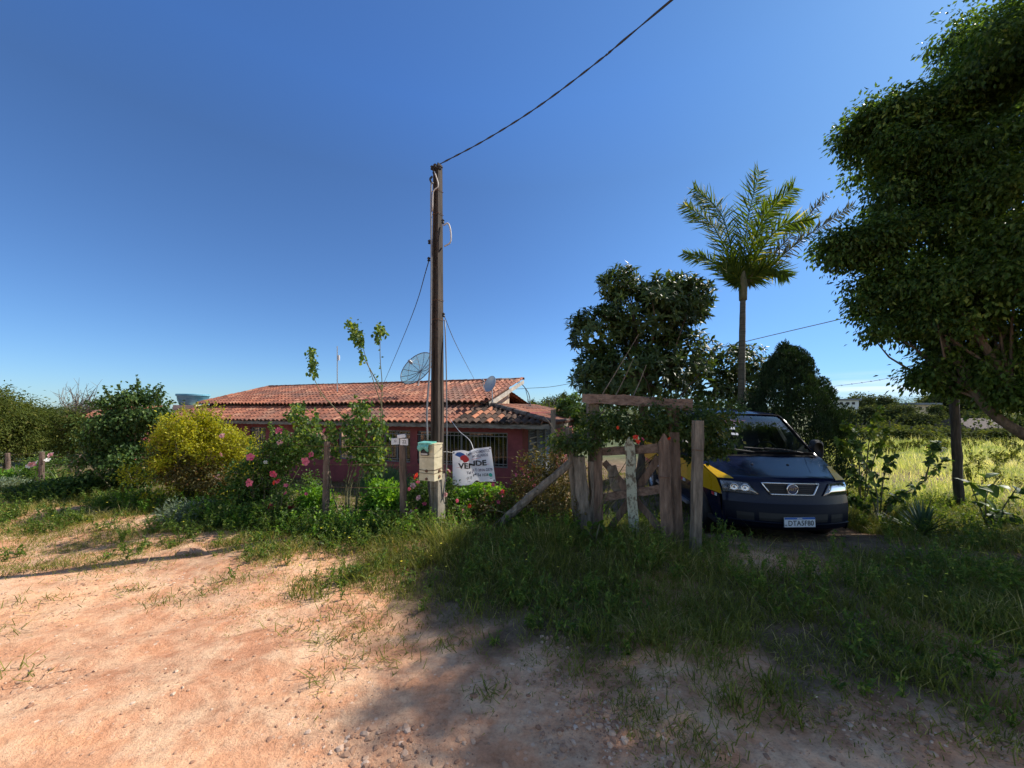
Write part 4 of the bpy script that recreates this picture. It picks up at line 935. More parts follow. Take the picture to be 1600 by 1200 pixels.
# ================================================================== banner
d = 5.5
def bsurf(a, b):
    """banner surface point; a,b in 0..1 (left-right, bottom-top)"""
    a = np.asarray(a, float); b = np.asarray(b, float)
    BL, BR, TL, TR = (707.5, 757.5), (774.5, 753.5), (707, 705), (767, 698)
    px = (BL[0] * (1 - a) + BR[0] * a) * (1 - b) + (TL[0] * (1 - a) + TR[0] * a) * b
    py = (BL[1] * (1 - a) + BR[1] * a) * (1 - b) + (TL[1] * (1 - a) + TR[1] * a) * b
    py = py + 3.0 * b * np.exp(-((a - .42) / .10) ** 2) - 4.5 * (1 - b) * np.exp(-((a - .55) / .07) ** 2) * 1.0 + 2 * (1 - b) * np.sin(a * 6)
    dd = d + .10 * a + .02 * np.sin(a * 7 + b * 2) - .025 * np.exp(-((a - .45 - .1 * (1 - b)) / .09) ** 2) * b 
    return np.stack([(px - 800) / F * dd, dd, CAM_H - (py - 640) / F * dd], -1)
t = thing('sale_banner', bsurf(.5, 0.), 'white vinyl VENDE sale banner with phone numbers hung between pole and fence', 'banner')
a_, b_ = np.meshgrid(np.linspace(0, 1, 50), np.linspace(0, 1, 40)); MB().grid(bsurf(a_, b_)).build('vinyl_sheet', M['banner'], t, smooth=True)
def btext(txt, a0, a1, bc_, hb, mat, bold=.0, name='lettering'):
    pts, f = textmb(txt, 1.0, (A(0, 0, 0), A(1, 0, 0), A(0, 1, 0), A(0, 0, 1)), ext=0, bold=bold)
    x = pts[:, 0]; y = pts[:, 1]; w_ = x.max() - x.min(); hgt_ = y.max() - y.min()
    aa = a0 + (x - x.min()) / w_ * (a1 - a0); bb = bc_ + (y - (y.max() + y.min()) / 2) / hgt_ * hb
    v = bsurf(aa, bb) + A(0, -.018, 0); mb = MB(); mb.add(v, f); mb.build(name, mat, t)
btext('EMPREENDIMENTOS', .36, .95, .90, .085, M['inkgrey'], .012)
btext('IMOBILIARIOS', .50, .90, .785, .08, M['inkgrey'], .012)
btext('VENDE', .14, .84, .56, .165, M['ink'], .035)
btext('Tel (11) 3916-2579', .34, .965, .345, .105, M['inkgrey'], .025)
btext('(11) 94154 1028', .34, .85, .195, .105, M['ink'], .02)
def bpoly(pts, mat, name, dy=-.009):
    v = bsurf([p[0] for p in pts], [p[1] for p in pts]) + A(0, dy, 0); MB().add(v, [list(range(len(v)))[::-1]]).build(name, mat, t)
bpoly([(.06, .88), (.12, .95), (.20, .95), (.28, .91), (.33, .87), (.24, .85), (.19, .80), (.13, .84)], M['inkblue'], 'logo')
bpoly([(.19, .80), (.24, .85), (.33, .88), (.41, .80), (.42, .73), (.36, .67), (.29, .65), (.25, .71), (.20, .74)], M['inkred'], 'logo', -.010)
bpoly([(.10, .515), (.90, .515), (.90, .508), (.10, .508)], M['inkred'], 'rule')
bpoly([(.48, .725), (.72, .725), (.72, .715), (.48, .715)], M['inkred'], 'rule')
bpoly([(.34, .10), (.93, .10), (.93, .088), (.34, .088)], M['inkgrey'], 'rule')
bpoly([(.90 + .045 * cos(q), .195 + .055 * sin(q)) for q in np.linspace(0, 2 * pi, 17)[:-1]], M['inkgreen'], 'logo')
each([MB().lathe([(.004, 0), (.012, 0), (.012, .004)], bsurf(a_, b_) + A(0, -.006, 0), 12, frame_to((0, -1, 0))) for a_, b_ in ((.03, .95), (.97, .96), (.03, .05), (.97, .04))], 'eyelet', M['dark'], t)
mb = MB(); mb.tube(bez([P(704, 655, 10.4), P(716, 672, 8), P(733, 687, 6), bsurf(.55, .97)], 16), .006, 5); mb.tube(bez([bsurf(.03, .95), P(699, 706, 5.4), P(693, 706, 5.3)], 5), .003, 4)
mb.build('hanging_cord', M['whitecable'], t)

# ================================================================== fence, posts
fp = [G(12, 10.3), G(66, 8.3), G(120, 7.6), G(423, 6.0), G(508, 5.35)]
tops = [708, 706, 710, 690, 690]
t = thing('wire_fence', fp[3], 'low wire fence on rough wooden posts running along the left garden edge', 'fence')
tp = []
for c, py in zip(fp, tops):
    d = c[1]; top = A(c[0] + rng.normal(.03, .03), d, CAM_H - (py - 640) / F * d); r = .045
    mb = MB().tube(bez([c - A(0, 0, .2), c + (top - c) * .5 + rng.normal(0, .008, 3), top], 8), [r * 1.1, r * .9], 9, wob=.08); mb.build('post', M['wood'], t); tp.append((c, top))
e = P(683, 640, 5.3); tp.append((pb, A(pb[0], pb[1], 1.15)))
for f in (.25, .5, .75, .95):
    pts = [a_ + (b_ - a_) * f + A(0, -.05, 0) for a_, b_ in tp]; MB().tube(bez(pts, 60), .0028, 4).build('wire', M['rustm'], t)
mb = MB(); a0 = G(700, 5.85); a1 = G(880, 5.5)
for f in (.45, .8, 1.1):
    mb.tube(bez([a0 + A(0, 0, f), (a0 + a1) / 2 + A(0, 0, f - .03), a1 + A(0, 0, f)], 12), .0028, 4)
for k in range(15): p = a0 + (a1 - a0) * k / 14; mb.tube([p, p + A(0, 0, 1.1)], .0022, 3)
mb.build('wire_netting', M['rustm'], t)
d = 5.15; c = G(631, d); top = P(629, 694, d); t = thing('number_post', c, 'ridged brown wooden post carrying white number plates beside the pole', 'post')
rr = .047 * (1 + .05 * (np.arange(60) % 2)); mb = MB().tube(bez([c - A(0, 0, .2), c + (top - c) * .5, top], 60), rr, 12); mb.build('shaft', M['wood'], t, smooth=True)
mb = MB(); mb.box(P(617.5, 689.5, d - .06), (.10, .008, .085), rotm(0, -.04, .35)); mb.build('plate', M['whiteplate'], t)
mb = MB(); mb.box(P(631.5, 690.5, d - .06), (.115, .008, .085), rotm(0, 0, -.25)); pl = mb.build('plate', M['whiteplate'], t)
mb = MB(); mb.box(P(627.5, 681.5, d - .05), (.105, .06, .045), rotm(0, -.12, .1)); mb.build('cap_block', M['whiteplate'], t)
u_ = rotm(0, 0, -.25) @ A(1, 0, 0); n_ = rotm(0, 0, -.25) @ A(0, -1, 0)
v, f = textmb('22', .06, (P(632, 690.5, d - .065), u_, A(0, 0, 1), n_), ext=.006); MB().add(v, f).build('numeral', M['ink'], t)
v, f = textmb('N', .04, (P(617.5, 689.5, d - .065), rotm(0, 0, .35) @ A(1, 0, 0), A(0, 0, 1), rotm(0, 0, .35) @ A(0, -1, 0)), ext=.006); MB().add(v, f).build('numeral', M['inkgrey'], t)

def plank(mb, a, b, w, th, face=(0, -1, 0), jit=.004, n=9, point=False, curve=0.0, taper=1.0):
    a = np.asarray(a, float); b = np.asarray(b, float); ax = nrm(b - a); f = nrm(np.asarray(face, float) - ax * np.dot(face, ax)); s = np.cross(ax, f); S = []
    for i, q in enumerate(np.linspace(0, 1, n)):
        c = a + (b - a) * q + s * curve * sin(pi * q) + rng.normal(0, jit * .6, 3); ww = w * (1 + (taper - 1) * q)
        if point and i == n - 1: ww = w * .12
        if point and i == n - 2: c = a + (b - a) * (1 - w * .9 / np.linalg.norm(b - a))
        c4 = []
        for x, y in ((-1, -1), (-.9, -1.0), (.9, -1), (1, -1), (1, 1), (-1, 1)): c4.append(c + s * (x * ww / 2 + rng.normal(0, jit)) - f * (y * th / 2 + rng.normal(0, jit * .4)))
        S.append(c4)
    S = np.array(S); mb.grid(S, closed=True); k = 6
    mb.F.setdefault(k, []).append(np.array([list(range(k))[::-1]]) + mb.n - n * k); mb.F[k].append(np.array([list(range(k))]) + mb.n - k)
    return mb
def post(name, a, b, w, th, mat, label, cat='post', rnd=None, **kw):
    mb = MB()
    if rnd: mb.tube(bez([a, (np.asarray(a) + b) / 2 + rng.normal(0, .01, 3), b], 16), rnd, 10, wob=.09)
    else: plank(mb, a, b, w, th, **kw)
    return setp(mb.build(name, M[mat], smooth=False), label, cat)
dn = A(0, 0, -.15)
M['barkd'] = surf('dark_bark', (.03, .024, .02), (.085, .07, .055), 9, (1, 1, .25), .9, bmp=.8, bd=.02)
# gate portal and gate
t = thing('gate_portal', G(925, 5.15), 'rough wooden portal with a heavy curved lintel beam above the garden gate', 'gate frame')
plank(MB(), G(933, 5.15) + dn, P(926, 628, 5.15), .15, .09, face=(.2, -1, 0), jit=.006).build('post', M['woodgrey'], t)
plank(MB(), G(1054, 4.62) + dn, P(1051, 640, 4.62), .12, .09, jit=.006).build('post', M['wood'], t)
LA, LB = P(911, 622, 5.05), P(1082, 634, 4.55)
plank(MB(), LA, LB, .115, .09, face=(-.25, -1, 0), jit=.006, n=14, curve=-.012, taper=1.0).build('lintel', M['woodh'], t)
# gate
t = thing('wooden_gate', G(990, 4.7), 'rustic wooden picket gate with crossed braces under the lintel', 'gate')
fc = (-.45, -1, 0)
plank(MB(), P(936, 838, 4.95), P(934, 700, 4.95), .105, .03, fc).build('picket', M['wood'], t)
setp(plank(MB(), P(991, 840, 4.66), P(983, 682, 4.66), .115, .03, fc, point=True).build('picket', M['lichen'], t), 'pale lichen-covered pointed picket')
plank(MB(), P(1043, 862, 4.42), P(1037, 677, 4.42), .125, .03, fc, point=True).build('picket', M['wood'], t)
plank(MB(), P(1061, 866, 4.46), P(1053, 676, 4.5), .11, .03, fc).build('picket', M['wood'], t)
for (x0, y0, x1, y1, w) in ((940, 706, 1032, 700, .10), (944, 777, 1034, 763, .10), (962, 836, 1030, 836, .06)):
    plank(MB(), P(x0, y0, 4.98), P(x1, y1, 4.50), w, .035, fc).build('rail', M['woodh'], t)
for (x0, y0, x1, y1) in ((945, 722, 1034, 830), (952, 828, 1030, 714)):
    plank(MB(), P(x0, y0, 5.01), P(x1, y1, 4.54), .085, .03, fc).build('brace', M['wood'], t)
plank(MB(), P(954, 728, 4.92), P(964, 768, 4.9), .11, .02, fc, jit=.012).build('broken_board', M['woodgrey'], t)
post('bamboo_post', G(906, 5.0) + dn, P(888, 668, 5.0), 0, 0, 'woodgrey', 'leaning ringed pole standing left of the gate', rnd=.047)
post('weathered_post', G(918, 4.95) + dn, P(904, 713, 4.95), .13, .10, 'woodgrey', 'short split grey stump post beside the left gate picket', jit=.012)
post('thin_stake', G(926, 4.97) + dn, P(924, 722, 4.97), .05, .04, 'woodgrey', 'thin grey stake squeezed between stump post and gate', jit=.008)
post('squared_post', G(1086, 4.25) + dn, P(1091, 657, 4.25), .098, .07, 'woodgrey', 'squared timber post just left of the van, right of the gate')
post('diagonal_pole', P(772, 826, 5.15), P(893, 722, 5.0), 0, 0, 'woodgrey', 'fallen grey log leaning diagonally from the garden onto the gate posts', 'log', rnd=[.055, .05])
post('thin_post', G(866, 6.6) + dn, P(864, 640, 6.6), .075, .06, 'woodgrey', 'tall narrow pale post in front of the house roof corner', jit=.006)
post('field_post', G(1500, 7.6) + dn, P(1487, 520, 7.6), 0, 0, 'barkd', 'tall dark round post rising into the big tree at the field edge', rnd=[.075, .062])

for ob_, a_, z_, w_ in ((D.objects['squared_post'], P(1090, 703, 4.25), 0, .056), (D.objects['gate_portal'], P(930, 716, 5.15), 0, .082), (D.objects['wooden_gate'], P(1038, 745, 4.42), 0, .07)):
    MB().tube(np.array([a_ + A(cos(q) * w_, sin(q) * .055, .004 * sin(q * 2)) for q in np.linspace(0, 2 * pi, 17)]), .004, 4).build('wire_tie', M['rustm'], ob_)
# ================================================================== van
VG = -.37
van = thing('parked_van', A(3.87, 5.25, VG), 'dark navy van with a yellow side band parked nose out under the big tree', 'van', rz=radians(-6.5))
def vanmat(name, c, rough=.22, metal=.0, coat=.16):
    m, nt, out = newmat(name); p = N(nt, 'ShaderNodeBsdfPrincipled'); v = coords(nt, 'Object')
    n1 = noise(nt, v, 2.2, 5, .6); n2 = noise(nt, v, 30, 4, .7)
    dust = ramp(nt, n2, [(.5, (0, 0, 0)), (.85, (.06, .06, .06))])
    nt.links.new(mixc(nt, dust, c, (.25, .20, .16)), p.inputs['Base Color']); p.inputs['Specular IOR Level'].default_value = .1
    rr = ramp(nt, n1, [(.3, (rough * .7,) * 3), (.7, (rough * 1.6,) * 3)]); nt.links.new(rr, p.inputs['Roughness'])
    p.inputs['Coat Weight'].default_value = coat; p.inputs['Coat Roughness'].default_value = .06
    nt.links.new(p.outputs[0], out.inputs[0]); return m
M['navy'] = vanmat('navy_paint', (.004, .007, .026), .12); M['vyellow'] = vanmat('yellow_paint', (.62, .36, .01), .3)
M['bumper'] = plain('bumper_plastic', (.003, .005, .014), .5, spec=.15)
M['chrome'] = plain('chrome', (.62, .63, .65), .18, .95)
M['headglass0'] = None
M['headglass'] = glassmat('headlight_glass', (.85, .87, .9), .12)
M['windglass'] = glassmat('windscreen_glass', (.72, .78, .80), .13)
M['reflector'] = surf('reflector', (.5, .52, .55), (.85, .87, .9), 22, rough=.15, metal=.9, bmp=1.0, bd=.02)
M['wheel'] = plain('silver_wheel', (.42, .43, .45), .4, .6)
M['plate'] = plain('plate_white', (.68, .70, .72), .45)
M['cowl'] = plain('cowl_plastic', (.006, .006, .007), .8, spec=.05)
M['seat'] = plain('seat_fabric', (.06, .065, .075), .9)
def hw(z): return .955 * np.interp(z, [.25, .34, .6, .95, 1.27, 1.5, 1.9, 2.0], [.90, .945, .975, .985, .995, .94, .84, .76])
# centre-line profile (s behind nose, z, plan bulge, crown)
PR0 = np.array([(.16, .27, .30, 0), (.03, .33, .33, 0), (.0, .45, .33, 0), (.01, .56, .33, 0), (.05, .66, .31, 0), (.055, .68, .31, 0), (.085, .85, .34, .01), (.12, .98, .38, .02), (.19, 1.015, .38, .03), (.36, 1.06, .30, .035),
               (.62, 1.13, .20, .03), (.92, 1.22, .11, .02), (1.00, 1.25, .12, .02), (1.22, 1.42, .12, .02), (1.45, 1.62, .11, .02), (1.68, 1.81, .09, .02), (1.80, 1.885, .07, .03), (2.02, 1.945, .03, .05), (2.5, 1.99, 0, .06), (4.45, 1.99, 0, .06),
               (4.68, 1.90, 0, .05), (4.74, 1.2, -.02, 0), (4.76, .35, -.02, 0)])
PR = PR0 * np.where(np.arange(4) == 2, .64, 1.0)
def wf(s): return np.interp(s, [0, .15, .6, .95], [.865, .875, .955, 1])
def lat(j, k, z):
    s, zz, bu, cr = k
    return A(j * hw(zz) * wf(s + bu * abs(j) ** 2.6), s + bu * abs(j) ** 2.6, zz - cr * abs(j) ** 2.2)
J = np.concatenate([np.linspace(-1, -.9, 4), np.linspace(-.8, .8, 17), np.linspace(.9, 1, 4)])
fine = []
for a_, b_ in zip(PR[:-1], PR[1:]):
    k = 3 if np.linalg.norm((b_ - a_)[:2]) > .12 else 1
    for q in range(k): fine.append(a_ + (b_ - a_) * q / k)
fine.append(PR[-1]); fine = np.array(fine)
GV = np.array([[lat(j, k, 0) for j in J] for k in fine]); na, nb = GV.shape[:2]
ii, jj = np.meshgrid(np.arange(na - 1), np.arange(nb - 1), indexing='ij')
zc_ = (fine[:-1, 1] + fine[1:, 1])[:, None] / 2 + 0 * jj; sc_ = (fine[:-1, 0] + fine[1:, 0])[:, None] / 2 + 0 * jj; jc = (J[:-1] + J[1:])[None] / 2 + 0 * ii
q4 = np.stack([ii * nb + jj, ii * nb + jj + 1, (ii + 1) * nb + jj + 1, (ii + 1) * nb + jj], -1)
wsm = (sc_ > 1.02) & (sc_ < 1.78) & (np.abs(jc) < .93); bm = (sc_ < .3) & (zc_ < .63)
rearw = (sc_ > 4.69) & (zc_ > 1.2) & (np.abs(jc) < .8)
def vsub(mask, name, mat, parent=van, off=0, smooth=True):
    f = q4[mask]; u, inv = np.unique(f, return_inverse=True); v = GV.reshape(-1, 3)[u]
    return MB().add(v, inv.reshape(-1, 4)).build(name, mat, parent, smooth=smooth, local=True)
body = vsub(~wsm & ~bm & ~rearw, 'body', M['navy']); vsub(wsm, 'windscreen', M['windglass']); vsub(bm, 'front_bumper', M['bumper']); vsub(rearw, 'rear_window', M['windglass'])
# sides
el = np.array([lat(1, k, 0) for k in fine]); order = np.argsort(el[:, 1]); es, ez = el[order, 1], el[order, 2]
SS = np.unique(np.concatenate([np.linspace(.215, 4.74, 92), [1.02, 1.45]])); WX = (.98, 4.02); WR = .40
def zbot(s):
    z = .30
    for w_ in WX:
        if abs(s - w_) < WR: z = max(z, .34 + math.sqrt(WR ** 2 - (s - w_) ** 2))
    return z
def ztop(s): return np.interp(s, es[es > .17], ez[es > .17])
for sx in (-1, 1):
    cols = []; nz_ = 26
    for s in SS:
        z0, z1 = zbot(s), ztop(s); zz = z0 + (z1 - z0) * np.linspace(0, 1, nz_) ; cols.append(np.stack([sx * hw(zz) * wf(s), np.full(nz_, s), zz], 1))
    Vg = np.array(cols); si = (SS[:-1] + SS[1:])[:, None] / 2 + np.zeros((1, nz_ - 1)); zi = (Vg[:-1, :-1, 2] + Vg[1:, 1:, 2]) / 2
    glass = (zi > 1.18) & (zi < 1.72) & (si > 1.25) & (zi < ztop(si) - .10 - 0 * si) & (((si < 2.25)) | ((si > 2.4) & (si < 3.4)) | ((si > 3.5) & (si < 4.55)))
    i_, j_ = np.meshgrid(np.arange(len(SS) - 1), np.arange(nz_ - 1), indexing='ij'); f4 = np.stack([i_ * nz_ + j_, (i_ + 1) * nz_ + j_, (i_ + 1) * nz_ + j_ + 1, i_ * nz_ + j_ + 1], -1)
    for msk, nm, mt in ((~glass, 'side_panel', 'navy'), (glass, 'side_window', 'windglass')):
        f = f4[msk]; u, inv = np.unique(f, return_inverse=True); MB().add(Vg.reshape(-1, 3)[u], inv.reshape(-1, 4)).build(nm, M[mt], van, smooth=True, local=True)
    # yellow band
    s2 = np.linspace(.27, 4.70, 80); top_ = np.interp(s2, [.27, .50, .75, 1.05, 1.3, 5], [.80, .93, 1.06, 1.14, 1.16, 1.16]); bot_ = np.full(80, .745); top_ = np.where(s2 < .95, np.maximum(top_, np.minimum(ztop(s2) - .004, 1.16)), top_)
    cc = []
    for s, a_, b_ in zip(s2, bot_, top_):
        if abs(s - WX[0]) < WR + .02 or abs(s - WX[1]) < WR + .02: a_ = max(a_, zbot(s) + .01)
        zz = np.linspace(a_, max(b_, a_ + .01), 6); cc.append(np.stack([sx * (hw(zz) * wf(s) + .012), np.full(6, s), zz], 1))
    band = MB().grid(np.array(cc)).build('yellow_band', M['vyellow'], van, smooth=True, local=True)
    each([MB().box(A(sx * (hw(.70) + .006), s, .705), (.006, .12, .05)) for s in (1.75, 2.6, 3.5)] + [MB().box(A(sx * (hw(.70) * wf(.50) + .004), .50, .705), (.006, .09, .045))], 'red_reflector', M['inkred'], van, local=True)
    each([MB().box(A(sx * (hw(.70) + .006), s, .705), (.006, .12, .05)) for s in (1.62, 2.47, 3.37)] + [MB().box(A(sx * (hw(.70) * wf(.42) + .004), .42, .705), (.006, .07, .045))], 'white_reflector', M['whiteplate'], van, local=True)
    jj_ = np.linspace(.80, 1, 8); rows = [k for k in fine if .10 < k[0] < .66 and k[1] > .96]
    MB().grid(np.array([[lat(sx * (1 - (1 - q) * max(.15, 1 - 1.3 * (k[0] - .1))), k, 0) + A(sx * .003, -.004, .004) for q in jj_] for k in rows])).build('fender_band', M['vyellow'], van, smooth=True, local=True)
    mb = MB().box(A(sx * .90, 2.5, .33), (.10, 2.1, .05)); mb.build('side_step', M['metal'], van, local=True)
    # wheels
    for w_ in WX:
        fr = np.stack([A(0, 1, 0), A(0, 0, 1), A(sx, 0, 0)], 1) if sx > 0 else np.stack([A(0, 0, 1), A(0, 1, 0), A(sx, 0, 0)], 1)
        wh = MB().lathe([(.205, -.10), (.30, -.11), (.333, -.09), (.335, -.02), (.335, .03), (.33, .06), (.30, .085), (.212, .075)], A(sx * .87, w_, .335), 36, fr).build('wheel', M['black'], van, smooth=True, local=True)
        rm = MB().lathe([(.001, .045), (.05, .05), (.06, .03), (.12, .035), (.15, .01), (.185, .015), (.20, .055), (.212, .072), (.214, -.08)], A(sx * .87, w_, .335), 36, fr).build('rim', M['wheel'], wh, smooth=True, local=True)
        mb = MB()
        for k in range(10):
            a_ = k * 2 * pi / 10; mb.lathe([(.018, .0), (.018, .006), (.001, .006)], A(sx * .87, w_, .335) + fr @ A(cos(a_) * .165, sin(a_) * .165, .022), 8, fr)
        mb.build('hub_slots', M['dark'], wh, local=True)
    # mirror
    mc = A(sx * 1.06, 1.28, 1.30); mb = MB(); g = np.linspace(0, 2 * pi, 17)[:-1]
    ring = []
    for yy, k in ((-.07, .72), (-.045, .95), (.03, 1.0), (.045, .92)): ring.append(np.stack([mc[0] + np.sign(np.cos(g)) * np.abs(np.cos(g)) ** .6 * .095 * k, np.full(16, mc[1] + yy), mc[2] + np.sign(np.sin(g)) * np.abs(np.sin(g)) ** .6 * .17 * k], 1))
    mb.grid(np.array(ring), closed=True); mb.F.setdefault(16, []).append(np.array([list(range(16))])); mb.F[16].append(np.array([list(range(16))]) + mb.n - 16)
    mb.tube([A(sx * .90, 1.25, 1.20), mc + A(-sx * .05, 0, -.08)], .035, 7); mb.tube([A(sx * .88, 1.25, 1.34), mc + A(-sx * .05, 0, .05)], .03, 7)
    mb.build('mirror', M['black'], van, smooth=True, local=True)
    # headlight following the nose
    def nose(j, z, off=.0):
        k = [np.interp(z, PR[4:9, 1], PR[4:9, c_]) for c_ in range(4)]; p = lat(j, k, 0); n_ = nrm(A(j * .9 if abs(j) > .5 else j * .5, -1, .2)); return p + n_ * off
    bl, br, tr_, tl = (.98, .785), (.50, .775), (.64, .935), (.98, .955)
    uv = lambda a_, b_: ((bl[0] * (1 - a_) + br[0] * a_) * (1 - b_) + (tl[0] * (1 - a_) + tr_[0] * a_) * b_, (bl[1] * (1 - a_) + br[1] * a_) * (1 - b_) + (tl[1] * (1 - a_) + tr_[1] * a_) * b_)
    pk = lambda a_, b_, off: nose(sx * uv(a_, b_)[0], uv(a_, b_)[1], off)
    ga, gb = np.linspace(0, 1, 12), np.linspace(0, 1, 6)
    hl = MB().grid(np.array([[pk(a_, b_, .006 + .0 * a_) for a_ in ga] for b_ in gb])).build('headlight', M['reflector'], van, smooth=True, local=True)
    MB().grid(np.array([[pk(a_, b_, .035 if 0 < a_ < 1 and 0 < b_ < 1 else .012) for a_ in ga] for b_ in gb])).build('lens', M['headglass'], hl, smooth=True, local=True)
    each([MB().lathe([(.058, .0), (.054, .010), (.04, .004), (.012, -.002), (.001, .010)], pk(a_, .5, .014), 20, frame_to((sx * .35, -1, .1))) for a_ in (.38, .72)], 'bulb_reflector', M['chrome'], hl, smooth=True, local=True)
    mb = MB(); path = [pk(a_, 0, .012) for a_ in ga] + [pk(1, b_, .012) for b_ in gb[1:]] + [pk(a_, 1, .012) for a_ in ga[::-1][1:]]; mb.tube(path, .006, 5); mb.build('trim', M['dark'], hl, local=True)
    mb = MB(); mb.grid(np.array([[lat(sx * a_, [np.interp(z, PR[1:5, 1], PR[1:5, c_]) for c_ in range(4)], 0) + A(0, -.006, 0) for a_ in (.62, .7, .78, .86)] for z in (.42, .48, .53)])); mb.build('fog_light_recess', M['dark'], van, local=True)
    mb = MB(); mb.tube([lat(sx * .50, PR[9], 0) - A(0, 0, .001), lat(sx * .60, PR[10], 0) - A(0, 0, .001), lat(sx * .72, PR[11], 0) - A(0, 0, .003)], .005, 5); mb.build('bonnet_crease', M['navy'], van, local=True)
# grille
def nz2(j, z, off):
    k = [np.interp(z, PR[4:9, 1], PR[4:9, c_]) for c_ in range(4)]; return lat(j, k, 0) + A(0, -off, 0)
gj = np.linspace(-1, 1, 15); gr = MB().grid(np.array([[nz2(q * (.34 + .09 * (z - .80) / .13), z, .006) for q in gj] for z in np.linspace(.80, .93, 6)])).build('grille', M['dark'], van, local=True)
mb = MB()
for z in (.825, .85, .88, .905): mb.tube([nz2(q * (.34 + .09 * (z - .80) / .13), z, .012) for q in gj], .006, 4)
mb.build('slats', M['black'], gr, local=True)
mb = MB(); path = [nz2(q * .34, .79, .014) for q in gj] + [nz2(.34 + .11 * f, .79 + .15 * f, .014) for f in (.3, .6, 1)] + [nz2(q * .45, .94, .014) for q in gj[::-1]] + [nz2(-.45 + .11 * f, .94 - .15 * f, .014) for f in (.3, .6, 1)]
mb.tube(path, .013, 6); mb.build('chrome_frame', M['chrome'], gr, smooth=True, local=True)
ec = nz2(0, .865, .03); efr = np.stack([A(1, 0, 0), A(0, 0, 1), A(0, -1, 0)], 1)
em = MB().lathe([(.075, -.02), (.078, .004), (.066, .012), (.062, .004)], ec, 32, efr).build('badge', M['chrome'], van, smooth=True, local=True)
MB().lathe([(.063, .004), (.03, .008), (.001, .008)], ec, 32, efr).build('badge_disc', plain('badge_enamel', (.05, .06, .11), .3), em, local=True)
v, f = textmb('FIAT', .062, (ec, A(1, 0, 0), A(0, 0, 1), A(0, -1, 0)), ext=.014, bold=.0015, sx=.78); MB().add(v, f).build('badge_lettering', M['chrome'], em, local=True)
# bumper intakes
mb = MB(); mb.grid(np.array([[lat(q, [np.interp(z, PR[1:5, 1], PR[1:5, c_]) for c_ in range(4)], 0) + A(0, -.006, 0) for q in np.linspace(-.55, .55, 15)] for z in np.linspace(.43, .54, 4)])); mb.build('lower_intake', M['dark'], van, local=True)
mb = MB(); mb.tube([lat(q, PR[2] + A(0, -.04, 0, 0), 0) + A(0, -.012, 0) for q in np.linspace(-.98, .98, 25)], .014, 5); mb.build('bumper_moulding', M['bumper'], van, smooth=True, local=True)
# plate
pc = A(.04, -.03, .44); pfr = (pc + A(0, -.012, 0), A(1, 0, 0), A(0, 0, 1), A(0, -1, 0))
rz_ = rotm(0, -.03, .05); pu = rz_ @ A(1, 0, 0); pv = rz_ @ A(0, 0, 1); pn_ = rz_ @ A(0, -1, 0)
pt = MB().box(pc, (.40, .012, .13), rz_).build('number_plate', M['plate'], van, local=True)
MB().box(pc + pv * .052 + pn_ * .007, (.396, .002, .026), rz_).build('plate_band', M['inkblue'], pt, local=True)
v, f = textmb('BRASIL', .022, (pc + pv * .052 + pn_ * .009, pu, pv, pn_), ext=.001, bold=.001); MB().add(v, f).build('plate_lettering', M['plate'], pt, local=True)
v, f = textmb('DTA5F80', .098, (pc - pv * .014 + pu * .012 + pn_ * .008, pu, pv, pn_), ext=.001, bold=.001, sx=.86); MB().add(v, f).build('plate_lettering', M['ink'], pt, local=True)
v, f = textmb('BR', .024, (pc - pv * .04 - pu * .18 + pn_ * .008, pu, pv, pn_), ext=.001); MB().add(v, f).build('plate_lettering', M['ink'], pt, local=True)
# screen surround, wipers, washer jets
def scr(j, q):  # q 0..1 up the screen
    s = 1.0 + .8 * q; k = [np.interp(s, PR[12:17, 0], PR[12:17, c_]) for c_ in range(4)]; return lat(j, k, 0) + A(0, -.008, .008)
mb = MB(); jl = np.linspace(-.93, .93, 19); mb.tube([scr(q, .03) for q in jl], .018, 5); mb.tube([scr(q, .985) for q in jl], .012, 5)
for s_ in (-1, 1): mb.tube([scr(s_ * .94, q) for q in np.linspace(0.03, .985, 9)], .016, 5)
mb.build('windscreen_seal', M['cowl'], van, smooth=True, local=True)
for j0, j1 in ((-.55, -.02), (.25, .80)):
    mb = MB(); piv = scr(j0 + .5, .02) + A(0, -.02, .01); end = scr(j0 - .25 if j0 < 0 else j0 - .1, .10) + A(0, -.02, .02)
    mb.tube(bez([piv, (piv + end) / 2 + A(0, -.01, .02), end], 6), .010, 5); a_ = scr(j0 - .38 if j0 < 0 else j0 - .42, .13) + A(0, -.012, .012); b_ = scr(j0 + .12 if j0 < 0 else j0 + .12, .075) + A(0, -.012, .012); mb.tube([a_, b_], .009, 4); mb.build('wiper', M['black'], van, local=True)
each([MB().lathe([(.02, 0), (.016, .012), (.001, .014)], lat(j_, PR[10], 0), 8) for j_ in (-.28, .28)], 'washer_jet', M['black'], van, local=True)
mb = MB(); g = np.linspace(-.9, .9, 15); mb.grid(np.array([[lat(q, PR[i], 0) + A(0, -.002, .006) for q in g] for i in (11, 12)])); mb.build('cowl', M['cowl'], van, local=True)
